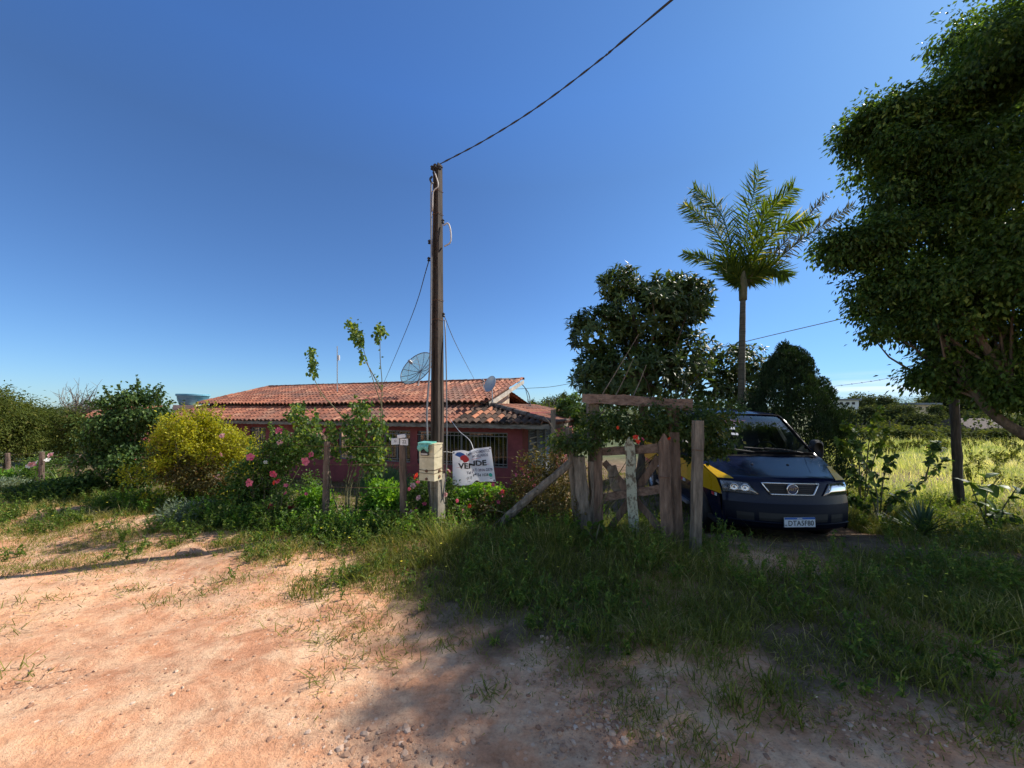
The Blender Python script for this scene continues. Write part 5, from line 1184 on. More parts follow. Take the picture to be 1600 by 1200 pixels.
# cabin
mb = MB(); mb.box(A(0, 1.55, 1.08), (1.66, .62, .18), rotm(.15)); mb.box(A(0, 1.5, .8), (1.6, .5, .4)); mb.tube(bez([A(.2, 1.35, 1.17), A(.5, 1.3, 1.24), A(.75, 1.36, 1.17)], 8), .07, 8); mb.build('dashboard', M['seat'], van, local=True)
each([MB().box(A(x, 2.15, 1.0), (.42, .5, .14)).box(A(x, 2.40, 1.28), (.40, .13, .55), rotm(-.15)).box(A(x, 2.46, 1.60), (.24, .1, .16), rotm(-.15)) for x in (-.55, -.1, .48)] + [MB().box(A(x, y, 1.2), (.8, .13, .75), rotm(-.1)) for x in (-.45, .45) for y in (3.1, 3.8)], 'seat', M['seat'], van, local=True)
mb = MB(); mb.tube(np.array([A(.48, 1.78, 1.22) + rotm(.55) @ A(cos(q) * .2, 0, sin(q) * .2) for q in np.linspace(0, 2 * pi, 30)]), .014, 6); mb.tube([A(.48, 1.78, 1.22), A(.48, 1.58, 1.10)], .03, 6); mb.tube([A(.28, 1.78, 1.22), A(.68, 1.78, 1.22)], .014, 5); mb.build('steering_wheel', M['black'], van, local=True)
mb = MB(); mb.box(A(0, 2.5, .33), (1.8, 4.3, .06)); mb.build('floor_pan', M['dark'], van, local=True)
bh = []
for z, w_ in ((1.70, .085), (1.615, .10), (1.53, .11)):
    c = A(-.16, 0, 0); j0 = -.22; q = (z - 1.25) / .64
    p0 = scr(j0, q) + A(0, -.012, .012); bh.append(MB().box(p0, (w_, .004, .045), rotm(-.65, .05, 0)))
each(bh, 'screen_glint', M['plate'], van, local=True)  # white plates on the glass imitating bright rear-window spots behind it
# soft toy on dash (a thing of its own)
tl_ = lambda x, y, z: np.array(van.location) + rotm(0, 0, radians(-6.5)) @ A(x, y, z)
M['plush'] = surf('plush', (.30, .24, .13), (.45, .38, .22), 40, rough=1, bmp=.8)
t = thing('plush_toy', tl_(-.22, 1.42, 1.20), 'tan round-headed soft toy sitting on the van dashboard', 'soft toy')
mb = MB(); bc_ = tl_(-.22, 1.42, 1.20)
sph = lambda r_, c_, k=(1, 1, 1): mb.lathe([(max(.001, r_ * sin(q)), -r_ * cos(q)) for q in np.linspace(0, pi, 10)], c_, 14, np.diag(k))
sph(.075, bc_ + A(0, 0, .17)); sph(.07, bc_ + A(0, 0, .05), (1.1, .9, 1)); sph(.035, bc_ + A(-.13, 0, .04), (2, 1, .8)); sph(.035, bc_ + A(.13, 0, .04), (2, 1, .8)); sph(.025, bc_ + A(-.06, 0, .23)); sph(.025, bc_ + A(.06, 0, .23))
mb.build('body', M['plush'], t, smooth=True)
# ================================================================== garden plants
def blob(px, py, d, rx, ry, rz, w=1.0): return (P(px, py, d), (rx, ry, rz), w)
# climbing shrub at left
d = 7.2
shrub('climbing_shrub', G(195, d), [blob(200, 665, d, .52, .6, .42, 1.2), blob(210, 725, d, .58, .6, .5, 1.2), blob(165, 700, d, .32, .5, .40, .6), blob(238, 650, d, .28, .4, .22, .5), blob(150, 760, d, .36, .5, .25, .3), blob(178, 628, d, .22, .25, .18, .3), blob(220, 622, d, .22, .25, .13, .25)],
      520, 26, .15, .062, .045, 'ivy', 'dark green creeper covered shrub with trailing stems left of the golden bush', nl=14, hang=.55, shoots=46, sl=.25, boughs=10)
t = D.objects['climbing_shrub']; mb = MB(); sb = MB()
for a, b in (((180, 625), (164, 606)), ((218, 615), (219, 598)), ((245, 625), (252, 602)), ((255, 640), (272, 628)), ((150, 650), (128, 690)), ((150, 690), (118, 745)), ((170, 700), (140, 790))):
    c = bez([P(*a, d), (P(*a, d) + P(*b, d)) / 2 + A(0, -.05, .02), P(*b, d - .1)], 10); sb.tube(c, .004, 4)
    q = np.repeat(c, 4, 0) + rng.normal(0, .015, (40, 3)); mb.leaves(q, rdir(40, -.1), rdir(40, 1.5) + A(0, -.4, 0), .06, .045)
mb.build('trailing_leaves', M['ivy'], t); sb.build('trailing_stems', M['stem'], t)
d = 6.4
shrub('golden_shrub', G(300, d), [blob(300, 685, d, .52, .5, .42, 1.2), blob(312, 655, d, .18, .2, .12, .2), blob(262, 682, d, .22, .2, .2, .3), blob(275, 720, d, .5, .5, .5, 1), blob(340, 715, d, .5, .5, .42, 1), blob(320, 672, d, .30, .35, .24, .6), blob(365, 700, d, .38, .3, .22, .5), blob(310, 770, d, .6, .5, .35, .7)],
      900, 26, .11, .042, .026, 'yellow', 'golden yellow leafed bush in front of the left end of the house', nl=24, hang=-.15, inner=.3, shoots=130, sl=.2, boughs=9,
      flowers=[(347, 681, 6.1, .05, 'rose'), (347, 710, 6.1, .05, 'rose'), (342, 746, 6.0, .05, 'rose'), (370, 736, 6.0, .055, 'rose')])
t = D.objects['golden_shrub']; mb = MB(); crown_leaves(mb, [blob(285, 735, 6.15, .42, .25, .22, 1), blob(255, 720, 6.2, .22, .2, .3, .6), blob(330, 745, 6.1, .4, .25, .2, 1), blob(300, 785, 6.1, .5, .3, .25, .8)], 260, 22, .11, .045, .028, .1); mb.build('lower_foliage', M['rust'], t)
d = 5.9
shrub('hibiscus_shrub', G(405, d), [blob(400, 750, d, .36, .35, .45, 1), blob(435, 715, d, .30, .3, .28, .7), blob(380, 780, d, .35, .3, .3, .7), blob(460, 700, d, .30, .3, .22, .6), blob(420, 790, d, .4, .3, .3, .6)],
      300, 20, .12, .055, .036, 'hib', 'loose hibiscus shrub with large pink flowers right of the golden bush', nl=22, hang=.15, shoots=40, sl=.25,
      flowers=[(435, 673, 5.6, .055, 'pink'), (437, 692, 5.6, .045, 'rose'), (391, 714, 5.5, .06, 'pink'), (478, 721, 5.4, .065, 'pink'), (487, 710, 5.4, .045, 'pink'), (428, 740, 5.4, .065, 'pink'), (390, 754, 5.4, .06, 'pink'), (507, 673, 5.5, .035, 'pink'), (518, 694, 5.5, .035, 'pink'), (415, 722, 5.6, .035, 'white'), (478, 772, 5.3, .03, 'pink')])
# pruned hibiscus with tall leafy stems
def stemplant(name, base, stems, cl, mat, label, L=.05, W=.035, nleaf=34, cat='shrub', d=5.6, sr=.011):
    t = thing(name, base, label, cat); sb = MB(); mb = MB()
    for pts in stems:
        c = bez([P(x, y, d + rng.normal(0, .06)) for x, y in pts], 22); sb.tube(c, [sr, sr * .35], 5, wob=.1)
        k = rng.integers(0, 22, 16); q = c[k] + rng.normal(0, .02, (16, 3)); 
        mb.leaves(q[c[k][:, 2] > base[2] + .7], rdir(len(q[c[k][:, 2] > base[2] + .7])), rdir(len(q[c[k][:, 2] > base[2] + .7]), 1), L * .7, W * .7)
    for (x0, y0, x1, y1, r, n) in cl:
        n = int(n * 1.35); u = rng.random(n); dd = d + rng.normal(0, .10, n); x = x0 + (x1 - x0) * u + rng.normal(0, r * .55, n); y = y0 + (y1 - y0) * u + rng.normal(0, r * .4, n)
        q = np.stack([(x - 800) / F * dd, dd, CAM_H - (y - 640) / F * dd], 1)
        mb.leaves(q, nrm(rng.normal(0, .6, (n, 3)) + A(0, -.2, -.55)), nrm(rng.normal(0, .5, (n, 3)) + A(.3, -.8, .5)), L * rng.uniform(.6, 1.25, n), W * rng.uniform(.7, 1.2, n), ((0, .15), (.3, 1), (.7, .8), (1, 0)), .2, .2)
    sb.build('stems', M['stem'], t, smooth=True); mb.build('foliage', M[mat], t); return t
stemplant('pruned_hibiscus', G(545, 5.6),
          [[(545, 832), (543, 760), (560, 690), (525, 640), (505, 618), (490, 588), (486, 548)], [(549, 834), (546, 760), (578, 690), (598, 650), (585, 600), (572, 560), (557, 506)], [(553, 832), (562, 740), (590, 680), (597, 610), (594, 560), (594, 512)],
           [(541, 832), (540, 760), (545, 712), (500, 690), (475, 665), (470, 640)], [(549, 834), (560, 770), (565, 700), (566, 625)], [(545, 830), (552, 750), (598, 745), (596, 655)], [(541, 832), (520, 770), (512, 700), (509, 660)], [(596, 610), (580, 580), (560, 545)]],
          [(486, 547, 490, 586, 6, 120), (549, 503, 563, 538, 8, 150), (590, 510, 600, 520, 6, 50), (589, 520, 590, 534, 4, 30), (562, 540, 568, 568, 4, 22), (566, 625, 560, 720, 16, 420), (592, 655, 590, 735, 13, 300), (575, 690, 580, 740, 15, 170), (463, 632, 478, 690, 12, 230), (450, 648, 462, 655, 6, 50), (478, 680, 500, 710, 15, 200), (515, 660, 525, 715, 9, 160), (492, 640, 500, 700, 8, 70), (540, 650, 545, 700, 10, 120)],
          'hib', 'tall pruned hibiscus with bare pale stems and leafy tips rising above the roof', L=.06, W=.042)
# lush low beds
def bed(px0, px1, py, d, h, mat, label, L=.06, W=.05, name='leafy_plant', n=150, cat='plant', ry=.3, per=20, **kw):
    c = G((px0 + px1) / 2, d); w = (px1 - px0) / 2 / F * d; top = P((px0 + px1) / 2, py, d)[2]; hz = max(.12, (top - c[2]) / 2)
    return shrub(name, c, [(A(c[0], d, c[2] + hz), (w, ry, hz), 1)], n, per, .10, L, W, mat, label, cat, nl=12, r0=.008, hang=-.05, inner=.2, **kw)
bed(570, 632, 752, 5.6, .5, 'lush', 'bright lime green leafy plant clump between the hibiscus trunk and number post', n=230, W=.045)
bed(470, 510, 765, 5.7, .4, 'lush', 'bright green leafy clump left of the middle fence post', n=130)
bed(700, 800, 755, 5.9, .4, 'lush', 'bright green low leafy hedge plants under the sale banner', n=260)
bed(640, 684, 740, 5.6, .4, 'hib', 'flowering rose bush with pink blooms just left of the pole', n=120, L=.045, W=.03, name='rose_bush', cat='bush', flowers=[(645, 759, 5.2, .045, 'rose'), (654, 778, 5.2, .045, 'rose'), (642, 801, 5.2, .045, 'rose')])
bed(696, 712, 735, 5.6, .4, 'hib', 'rose bush with small pink blooms just right of the pole', n=50, L=.045, W=.03, name='rose_bush', cat='bush', ry=.15, flowers=[(697, 773, 5.3, .04, 'rose'), (702, 735, 5.3, .03, 'rose')])
bed(375, 450, 742, 6.2, .4, 'hib', 'leafy plants filling the gap behind the left hibiscus flowers', n=200, L=.05, W=.035)
bed(455, 505, 735, 6.0, .4, 'hib', 'yellow tipped leafy herb behind the red cordyline', n=80, L=.035, W=.028)
bed(255, 345, 795, 5.6, .3, 'silver', 'silvery grey leafed plants under the golden bush', n=230, L=.06, W=.018, ry=.35)
bed(350, 400, 800, 5.4, .3, 'hib', 'mid green low shrub at the foot of the left hibiscus', n=150, L=.05, W=.03)
bed(95, 165, 745, 7.0, .3, 'ivy', 'dark creeper mound spilling left from the creeper shrub', n=260, L=.06, W=.045, ry=.5)
bed(20, 100, 785, 6.9, .3, 'vine', 'low dark herbs below the leaning fence post', n=220, L=.05, W=.035, ry=.4)
bed(70, 150, 775, 7.0, .3, 'weed', 'dark low plants in the shade of the creeper shrub', n=200, L=.06, W=.03, ry=.5)
bed(150, 260, 800, 6.3, .3, 'weed', 'shaded low foliage at the foot of the creeper shrub', n=240, L=.06, W=.03, ry=.4)
bed(0, 55, 735, 9.0, .4, 'lush', 'bright green leafy bed at the far left fence', n=260, L=.07, W=.05, ry=.6)
bed(-30, 30, 775, 7.3, .3, 'silver', 'pale grey green clump at the left picture edge', n=150, L=.07, W=.02)
bed(560, 700, 805, 5.25, .25, 'weed', 'low green herbs at the foot of the number post', n=200, L=.045, W=.028, ry=.2)
bed(400, 480, 800, 5.3, .25, 'weed', 'low green herbs in front of the red cordyline', n=150, L=.045, W=.028, ry=.2)
# continuous tangle of small herbs between the verge and the planting
ub = [MB(), MB(), MB()]; cn = scatter(1500, (-6.5, 1.2), (4.5, 6.3), lambda x, y: (np.abs(y - shift(x) - 5.15) < .55) * (vnoise(x, y, .4) > .3))
for c in cn:
    k = rng.integers(0, 3); herb(ub[k], c, rng.uniform(.14, .42), 4, rng.uniform(.03, .055), rng.uniform(.012, .03), ub[1] if k == 0 else None)
setp(ub[0].build('undergrowth', M['hib']), 'tangled leafy herbs along the garden edge', 'undergrowth', kind='stuff')
setp(ub[1].build('undergrowth', M['lush']), 'fresh green herbs along the garden edge', 'undergrowth', kind='stuff')
setp(ub[2].build('undergrowth', M['vine']), 'darker creeping herbs along the garden edge', 'undergrowth', kind='stuff')
# vine thicket around the diagonal log and gate
shrub('vine_thicket', G(840, 5.4), [blob(845, 770, 5.5, .42, .35, .35, 1), blob(800, 790, 5.5, .35, .3, .25, .8), blob(880, 745, 5.3, .28, .3, .35, .8), blob(760, 800, 5.4, .3, .25, .18, .5), blob(870, 800, 5.1, .3, .25, .25, .6), blob(845, 725, 5.5, .3, .2, .2, .5)],
      340, 20, .13, .045, .026, 'rust', 'tangled reddish brown and green vine thicket around the fallen log', nl=40, hang=.1, r0=.010, cat='vine', shoots=60, sl=.2)
t = shrub('gate_vine', G(912, 5.1), [blob(905, 690, 5.0, .25, .25, .14, .7), blob(875, 690, 5.0, .20, .2, .10, .4), blob(945, 660, 4.95, .22, .25, .16, .8), blob(985, 668, 4.8, .24, .25, .18, .9), blob(1030, 665, 4.65, .25, .25, .17, 1), blob(1075, 670, 4.6, .24, .25, .20, 1), blob(1110, 665, 4.6, .22, .25, .16, .8), blob(1090, 710, 4.7, .14, .2, .15, .4), blob(1120, 695, 4.6, .18, .18, .10, .5), blob(1040, 640, 4.7, .3, .2, .12, .6), blob(1120, 640, 4.9, .28, .3, .18, .6)],
      430, 18, .11, .055, .034, 'vine', 'climbing vine with dark leaves draped over the gate lintel and hiding the van roof edge', nl=4, hang=.3, r0=.009, cat='vine', shoots=50, sl=.16, sup=.1,
      flowers=[(993, 683, 4.5, .035, 'red'), (997, 690, 4.5, .03, 'red'), (966, 668, 4.6, .025, 'red'), (1045, 685, 4.4, .025, 'red'), (1004, 686, 4.5, .025, 'pink')])
mb = MB()
for a, b in (((940, 618), (998, 522)), ((962, 618), (990, 560)), ((990, 618), (1010, 570)), ((945, 640), (905, 690)), ((870, 680), (850, 650))):
    mb.tube(bez([P(*a, 4.95), (P(*a, 4.95) + P(*b, 4.95)) / 2 + A(.01, 0, .01), P(*b, 4.95)], 8), [.008, .003], 5)
mb.build('bare_shoots', M['woodgrey'], t)
bed(1090, 1130, 650, 4.95, .4, 'vine', 'leafy climber crown beside the squared timber post hiding the van corner', n=1, per=4, L=.05, W=.03) if False else None
# pink flower sprays near wall
for (px, py, lab) in ((818, 748, 'pink flowered shrub below the barred window right of the banner'), (835, 745, 'pink flowered shrub in front of the metal door')):
    c = G(px, 7.0); t = shrub('flower_shrub', c, [(P(px, py + 12, 7.0), (.22, .2, .3), 1)], 60, 14, .10, .05, .03, 'rust', lab, nl=10, r0=.008, flowers=[(px + rng.normal(0, 7), py + rng.normal(0, 9), 6.85, .045, 'pink') for _ in range(7)])
# rosettes
def rplant(name, c, spec, mat, label, cat='plant', stem=None):
    t = thing(name, c, label, cat); mb = MB()
    for (dz, n, L, W, e0, e1, dr, dx) in spec: rosette(mb, c + A(dx, 0, dz), n, L, W, e0, e1, dr, BLADE)
    mb.build('leaves', M[mat], t)
    if stem: MB().tube([c, c + A(0, 0, stem)], .012, 6).build('stem', M['stem'], t)
    return t
rplant('agave', G(1442, 5.6), [(.02, 60, .56, .040, 12, 88, .12, 0)], 'agave', 'spiky dark agave rosette at the field edge right of the van')
rplant('aloe', G(545, 5.35), [(.05, 24, .30, .035, 20, 80, .1, 0)], 'silver', 'grey green aloe at the foot of the pruned hibiscus')
rplant('iris_clump', G(95, 7.6), [(.0, 40, .60, .03, 50, 88, .25, 0)], 'weed', 'upright strap leafed clump beside the second fence post')
rplant('cordyline', G(454, 5.2), [(.28, 18, .14, .028, -10, 75, .3, 0), (.17, 16, .14, .028, -30, 45, .3, .01)], 'redleaf', 'bright red leafed cordyline left of the pruned hibiscus', stem=.28)
rplant('cordyline', G(421, 5.2), [(.25, 12, .15, .03, 0, 70, .4, 0), (.14, 14, .16, .03, -30, 45, .4, 0)], 'redleaf', 'dark red leafed cordyline below the left hibiscus post', stem=.25)
rplant('cordyline', G(581, 5.1), [(.14, 14, .11, .022, 0, 80, .3, 0)], 'redleaf', 'small red leafed cordyline right of the hibiscus trunk', stem=.14)
rplant('cordyline', G(592, 5.0), [(.10, 14, .12, .022, 0, 80, .3, 0)], 'redleaf', 'low maroon leafed cordyline nearest the number post', stem=.10)
rplant('cordyline', G(707, 5.2), [(.16, 22, .13, .024, -10, 80, .3, 0)], 'redleaf', 'dark red leafed cordyline just right of the pole base', stem=.16)
rplant('cordyline', G(735, 5.15), [(.16, 26, .13, .024, -10, 80, .3, 0), (.06, 12, .12, .024, -10, 50, .3, 0)], 'redleaf', 'dark red leafed cordyline below the right corner of the banner', stem=.16)
rplant('celosia', G(665, 4.95), [(.06, 9, .13, .02, 55, 88, .1, 0)], 'pink', 'vivid pink plume flower at the foot of the pole', stem=.08)
rplant('marigold', G(502, 5.15), [(.06, 22, .04, .02, 0, 80, .1, 0)], 'red', 'orange red flower at the foot of the middle fence post', stem=.07)
c = G(600, 6.6); t = thing('fan_palm', c, 'fan shaped palm plant with stiff split leaves below the middle window', 'palm'); mb = MB()
for ax_, e in ((-.6, 50), (.1, 75), (.75, 40), (.45, 60), (-.2, 62), (1.0, 28)):
    tip = c + A(ax_ * .3, -.05, .35 + .35 * sin(radians(e))); mb.tube([c, tip], .008, 4); k = 22; a_ = np.linspace(-1.2, 1.2, k); fr = frame_to((ax_, -.15, .9))
    mb.leaves(np.repeat(tip[None], k, 0), np.stack([np.sin(a_), 0 * a_ + .1, np.cos(a_)], 1) @ rotm(0, ax_ * .7, 0).T, A(0, -1, .2), rng.uniform(.34, .44, k), .045, FRONDL, .3, .1)
mb.build('leaves', M['agave'], t)
# big leaved shrubs at field edge
def bigleaf(c, stems, L, W, n, label, name='broadleaf_shrub', mat='weed', d=6.6, droop=.35):
    t = thing(name, c, label, 'shrub'); sb = MB(); mb = MB()
    for pts in stems:
        cu = bez([P(x, y, d + rng.normal(0, .1)) for x, y in pts], 16); sb.tube(cu, [.014, .005], 5)
        k = np.clip((16 * (rng.random(n) ** .6 * .75 + .27)).astype(int), 3, 15); q = cu[k] + rng.normal(0, .03, (n, 3))
        ax = nrm(rng.normal(0, .7, (n, 3)) + A(0, -.2, -.10)); mb.leaves(q, ax, nrm(rng.normal(0, .3, (n, 3)) + A(0, 0, 1)), L * rng.uniform(.5, 1.15, n), W * rng.uniform(.6, 1.1, n), OVAL, .2, droop)
    sb.build('stems', M['stem'], t); mb.build('foliage', M[mat], t); return t
bigleaf(G(1372, 6.6), [[(1372, 815), (1368, 760), (1345, 710), (1335, 690)], [(1374, 815), (1380, 750), (1392, 715)], [(1372, 815), (1360, 770), (1330, 735)], [(1376, 815), (1400, 780), (1440, 755), (1475, 720)], [(1374, 815), (1385, 790), (1410, 770)], [(1370, 815), (1350, 790), (1322, 775)], [(1445, 752), (1455, 715), (1462, 690)]],
        .13, .08, 62, 'dark broad leaved shrub against the bright field beside the van', mat='ivy')
bigleaf(G(1355, 7.6), [[(1345, 800), (1340, 700), (1320, 660)], [(1350, 800), (1358, 690), (1375, 640)], [(1350, 800), (1330, 720), (1310, 690)], [(1350, 800), (1365, 720), (1385, 672)]],
        .14, .085, 85, 'tall leafy sapling directly right of the van mirror', mat='weed', d=7.6)
bigleaf(G(1545, 6.2), [[(1545, 830), (1540, 780), (1560, 745)], [(1545, 830), (1530, 790), (1515, 755)], [(1548, 830), (1570, 790), (1590, 760)], [(1545, 830), (1555, 800), (1580, 805)]],
        .28, .16, 9, 'plant with very large dark drooping leaves below the big tree', mat='ivy', d=6.2)
bigleaf(G(925, 4.6), [[(930, 870), (928, 845), (915, 825)], [(930, 870), (940, 845), (955, 830)], [(930, 870), (932, 840), (938, 815)]], .12, .075, 6, 'single broad leafed weed at the foot of the left gate post', mat='weed', d=4.55)
rplant('cordyline', G(610, 5.3), [(.2, 20, .13, .024, -10, 80, .3, 0)], 'redleaf', 'dark red leafed cordyline just left of the number post foot', stem=.2)
rplant('cordyline', G(478, 5.3), [(.12, 18, .12, .024, -10, 80, .3, 0)], 'redleaf', 'small red leafed cordyline right of the tall bright red one', stem=.12)
for (px, py, lab) in ((655, 770, 'pink flowering stems directly left of the pole shaft'), (720, 800, 'pink flowering stems between the two dark red cordylines'), (790, 775, 'red flowering stems behind the upper end of the fallen log'), (440, 760, 'pink flowering stems behind the bright red cordyline')):
    c = G(px, 5.45); shrub('flowering_plant', c, [(P(px, py + 8, 5.45), (.13, .12, .2), 1)], 34, 14, .08, .045, .028, 'hib', lab, cat='plant', nl=8, r0=.006, flowers=[(px + rng.normal(0, 9), py + rng.normal(0, 12), 5.3, .032, 'pink' if i % 3 else 'red') for i in range(6)])
# small clod mounds by the garden edge
for i, (px, py, s_, lab) in enumerate(((298, 862, .12, 'reddish clay clod in the grass at left'), (1078, 1008, .09, 'pale flat stone in the shaded grass'), (975, 985, .07, 'grey stone near the shaded verge edge'), (505, 1058, .001, ''))):
    if s_ < .01: continue
    dd = 960 / (py - 640); c = G(px, dd); mb = MB(); mb.lathe([(max(.001, s_ * sin(q)) * 1.0, -s_ * .4 * cos(q)) for q in np.linspace(0, pi, 9)], c, 14, np.diag([1.3, .9, 1]))
    mb.V[-1] = mb.V[-1] + rng.normal(0, s_ * .07, mb.V[-1].shape); o = mb.build('rock', M['stone'] if i else M['stone']); setp(o, lab, 'stone')

# ================================================================== trees at left, behind the garden
def ltree(px, d, top, w, label, mat='olive', name='olive_tree', n=420, trunk=True, L=.11, W=.045, gap=.3, gr='trees behind the garden at left'):
    b0 = G(px, d); zt = CAM_H + (640 - top) / F * d; h = zt - b0[2]; r = w / F * d / 2; c = b0 + A(0, 0, h * .62)
    bl = [(c, (r, r * .9, h * .36), 1.2), (c + A(-r * .5, 0, -h * .12), (r * .6, r * .6, h * .28), .7), (c + A(r * .5, 0, -h * .05), (r * .55, r * .6, h * .28), .7), (c + A(r * .1, 0, h * .2), (r * .5, r * .5, h * .19), .5), (c + A(0, 0, -h * .32), (r * .8, r * .7, h * .22), .5)]
    return tree(name, b0, [b0, b0 + A(.1, 0, h * .3), b0 + A(-.05, 0, h * .75)], bl, n, 16, r * .26, L, W, mat, label, nl=30, group=gr, tr=(.09, .03), inner=gap, boughs=9)
ltree(8, 14, 604, 95, 'dense olive green tree at the left picture edge', n=900)
ltree(72, 17, 640, 60, 'low olive green tree second from the left edge', n=560)
ltree(110, 13.5, 632, 50, 'thin branched tree with the pale trunk in front of the small roof', n=330, L=.09)
ltree(150, 22, 622, 70, 'leafy tree beside the creeper shrub near the bare branches', n=420)
ltree(-70, 12, 590, 150, 'dark olive tree cut by the left edge', n=600)
ltree(45, 22, 640, 90, 'shorter olive tree between the edge tree and the thin branched one', n=380)
b0 = G(124, 19); t = thing('bare_tree', b0, 'leafless grey branched tree behind the creeper shrub', 'tree'); mb = MB(); k0 = P(124, 650, 19); mb.tube([b0, k0], [.1, .05], 6)
for _ in range(34):
    e = P(rng.uniform(90, 158), rng.uniform(602, 630), 19 + rng.normal(0, .3)); m = (k0 + e) / 2 + rng.normal(0, .12, 3); c = bez([k0, m, e], 8); mb.tube(c, [.03, .006], 4)
    for q in range(3): j = rng.integers(3, 8); mb.tube([c[j], c[j] + nrm(rng.normal(0, .6, 3) + A(0, 0, .8)) * .4], [.01, .004], 3)
mb.build('branches', M['woodgrey'], t)
# small roses far left
bed(35, 60, 715, 8.8, .3, 'hib', 'rose bush with pale pink blooms between the two left fence posts', n=60, name='rose_bush', cat='bush', L=.05, W=.03, flowers=[(50, 725, 8.4, .07, 'rose'), (58, 722, 8.4, .05, 'white'), (44, 728, 8.4, .05, 'white')])
bed(72, 90, 705, 8.6, .3, 'hib', 'rose bush with one round pink bloom right of the leaning fence post', n=50, name='rose_bush', cat='bush', L=.05, W=.03, flowers=[(80, 711, 8.3, .07, 'rose'), (74, 719, 8.3, .05, 'white')])

# ================================================================== far vegetation and buildings
def ftree_proto(name, shape, n=320, L=.30, seed=0, mat='far'):
    t = thing(name, (0, 0, 0), 'x', 'tree'); mb = MB()
    if shape == 0: bl = [(A(0, 0, 2.6), (1.7, 1.5, 1.2), 1), (A(-.9, 0, 2.1), (1, .9, .9), .6), (A(.9, 0, 2.2), (1, .9, 1), .6), (A(0, 0, 1.1), (1.5, 1.2, .8), .5)]
    elif shape == 1: bl = [(A(0, 0, 2.2), (1.2, 1.1, 1.7), 1), (A(.3, 0, 3.4), (.6, .6, .6), .4), (A(-.3, 0, 1.2), (1.2, 1, .9), .5)]
    else: bl = [(A(0, 0, 1.2), (1.9, 1.4, .9), 1), (A(.9, 0, 1.6), (.9, .9, .7), .5), (A(-1, 0, 1.0), (1, .9, .7), .5)]
    crown_leaves(mb, bl, n, 12, .42, L, L * .55, inner=.35); mb.build('crown', M[mat], t)
    tb = MB().tube(bez([A(0, 0, 0), A(.1, 0, 1), A(0, 0, 2.6)], 6), [.13, .05], 6)
    for _ in range(7): e = A(rng.normal(0, .8), rng.normal(0, .6), rng.uniform(1.6, 3)); tb.tube([A(.05, 0, .9), e], [.05, .015], 4)
    tb.build('trunk', M['bark'], t); return t
protos = [ftree_proto('field_tree', 0), ftree_proto('field_tree', 1, 260), ftree_proto('field_bush', 2, 240, mat='olive')]
used = [False] * 3
def dup(root):
    r = root.copy(); COL.objects.link(r)
    for ch in list(root.children):
        c = ch.copy(); COL.objects.link(c); c.parent = r
    return r
FT = [  # px, d, top py, kind, label, width scale
 (1345, 78, 612, 0, 'round crowned tree beside the low blue grey building on the skyline', 1.0),
 (1385, 62, 618, 1, 'tall narrow far tree right of the skyline building', 1.0),
 (1312, 48, 634, 0, 'pale far tree just above the conifer flank', 1.4),
 (1352, 44, 634, 1, 'slim grey green far tree above the leafy sapling', 1.2),
 (1408, 52, 628, 0, 'wide far tree left of the long grey roof', 1.0),
 (1432, 46, 642, 0, 'dark low far tree under the long grey roof', 1.2),
 (1462, 58, 632, 1, 'far tree left of the dark field post', 1.0),
 (1500, 85, 606, 0, 'big domed far tree partly hidden by the field post', 1.6),
 (1465, 95, 612, 0, 'domed hilltop tree left of the field post', 1.4),
 (1448, 100, 620, 1, 'small upright hilltop tree above the long grey roof', .7),
 (1530, 60, 640, 0, 'far tree seen between field post and tree limbs', 1.2),
 (1575, 52, 650, 0, 'far tree seen below the big tree limbs', 1.2),
 (1615, 48, 648, 0, 'far tree at the right picture edge', 1.2),
 (1302, 36, 660, 2, 'rounded field bush hugging the conifer', 1.0),
 (1338, 34, 664, 2, 'rounded field bush behind the sapling leaves', 1.0),
 (1390, 36, 660, 2, 'rounded field bush right of the sapling', 1.0),
 (1425, 33, 668, 2, 'rounded field bush left of the field post', 1.0),
 (1462, 37, 664, 2, 'rounded field bush touching the field post on its left', 1.0),
 (1520, 33, 672, 2, 'rounded field bush right of the field post', 1.0),
 (1560, 36, 668, 2, 'rounded field bush beneath the leaning limbs', 1.0),
 (1598, 31, 672, 2, 'rounded field bush at the right edge of the field', 1.0),
 (830, 60, 625, 1, 'upright dark far tree right of the roof gable', .6),
 (848, 55, 624, 0, 'rounded far tree behind the right lean-to roof', .7),
 (868, 70, 616, 0, 'highest rounded far tree between gable and loquat', .9),
 (880, 75, 613, 1, 'narrow far tree with pointed top beside the loquat', .6),
 (893, 58, 622, 0, 'far tree touching the left edge of the loquat', .8),
 (822, 40, 632, 2, 'low far bush next to the white verge board', .8),
 (858, 42, 632, 2, 'low far bush behind the lit side roof', .8),
]
for (px, d, top, k, lab, ws_) in FT:
    r = protos[k] if not used[k] else dup(protos[k]); used[k] = True
    b0 = G(px, d, -.1); zt = CAM_H + (640 - top) / F * d; h = max(1.2, zt - b0[2]); H0 = (3.9, 4.1, 2.4)[k]
    r.location = tuple(b0); s_ = h / H0; sw = max(s_, .8) * ws_ * (1 if k != 2 else 1.3); r.scale = (sw, sw, s_); r.rotation_euler = (0, 0, rng.random() * 6)
    r['label'] = lab; r['category'] = 'bush' if k == 2 else 'tree'; r['group'] = 'bushes along the far field edge' if k == 2 else 'trees along the skyline'
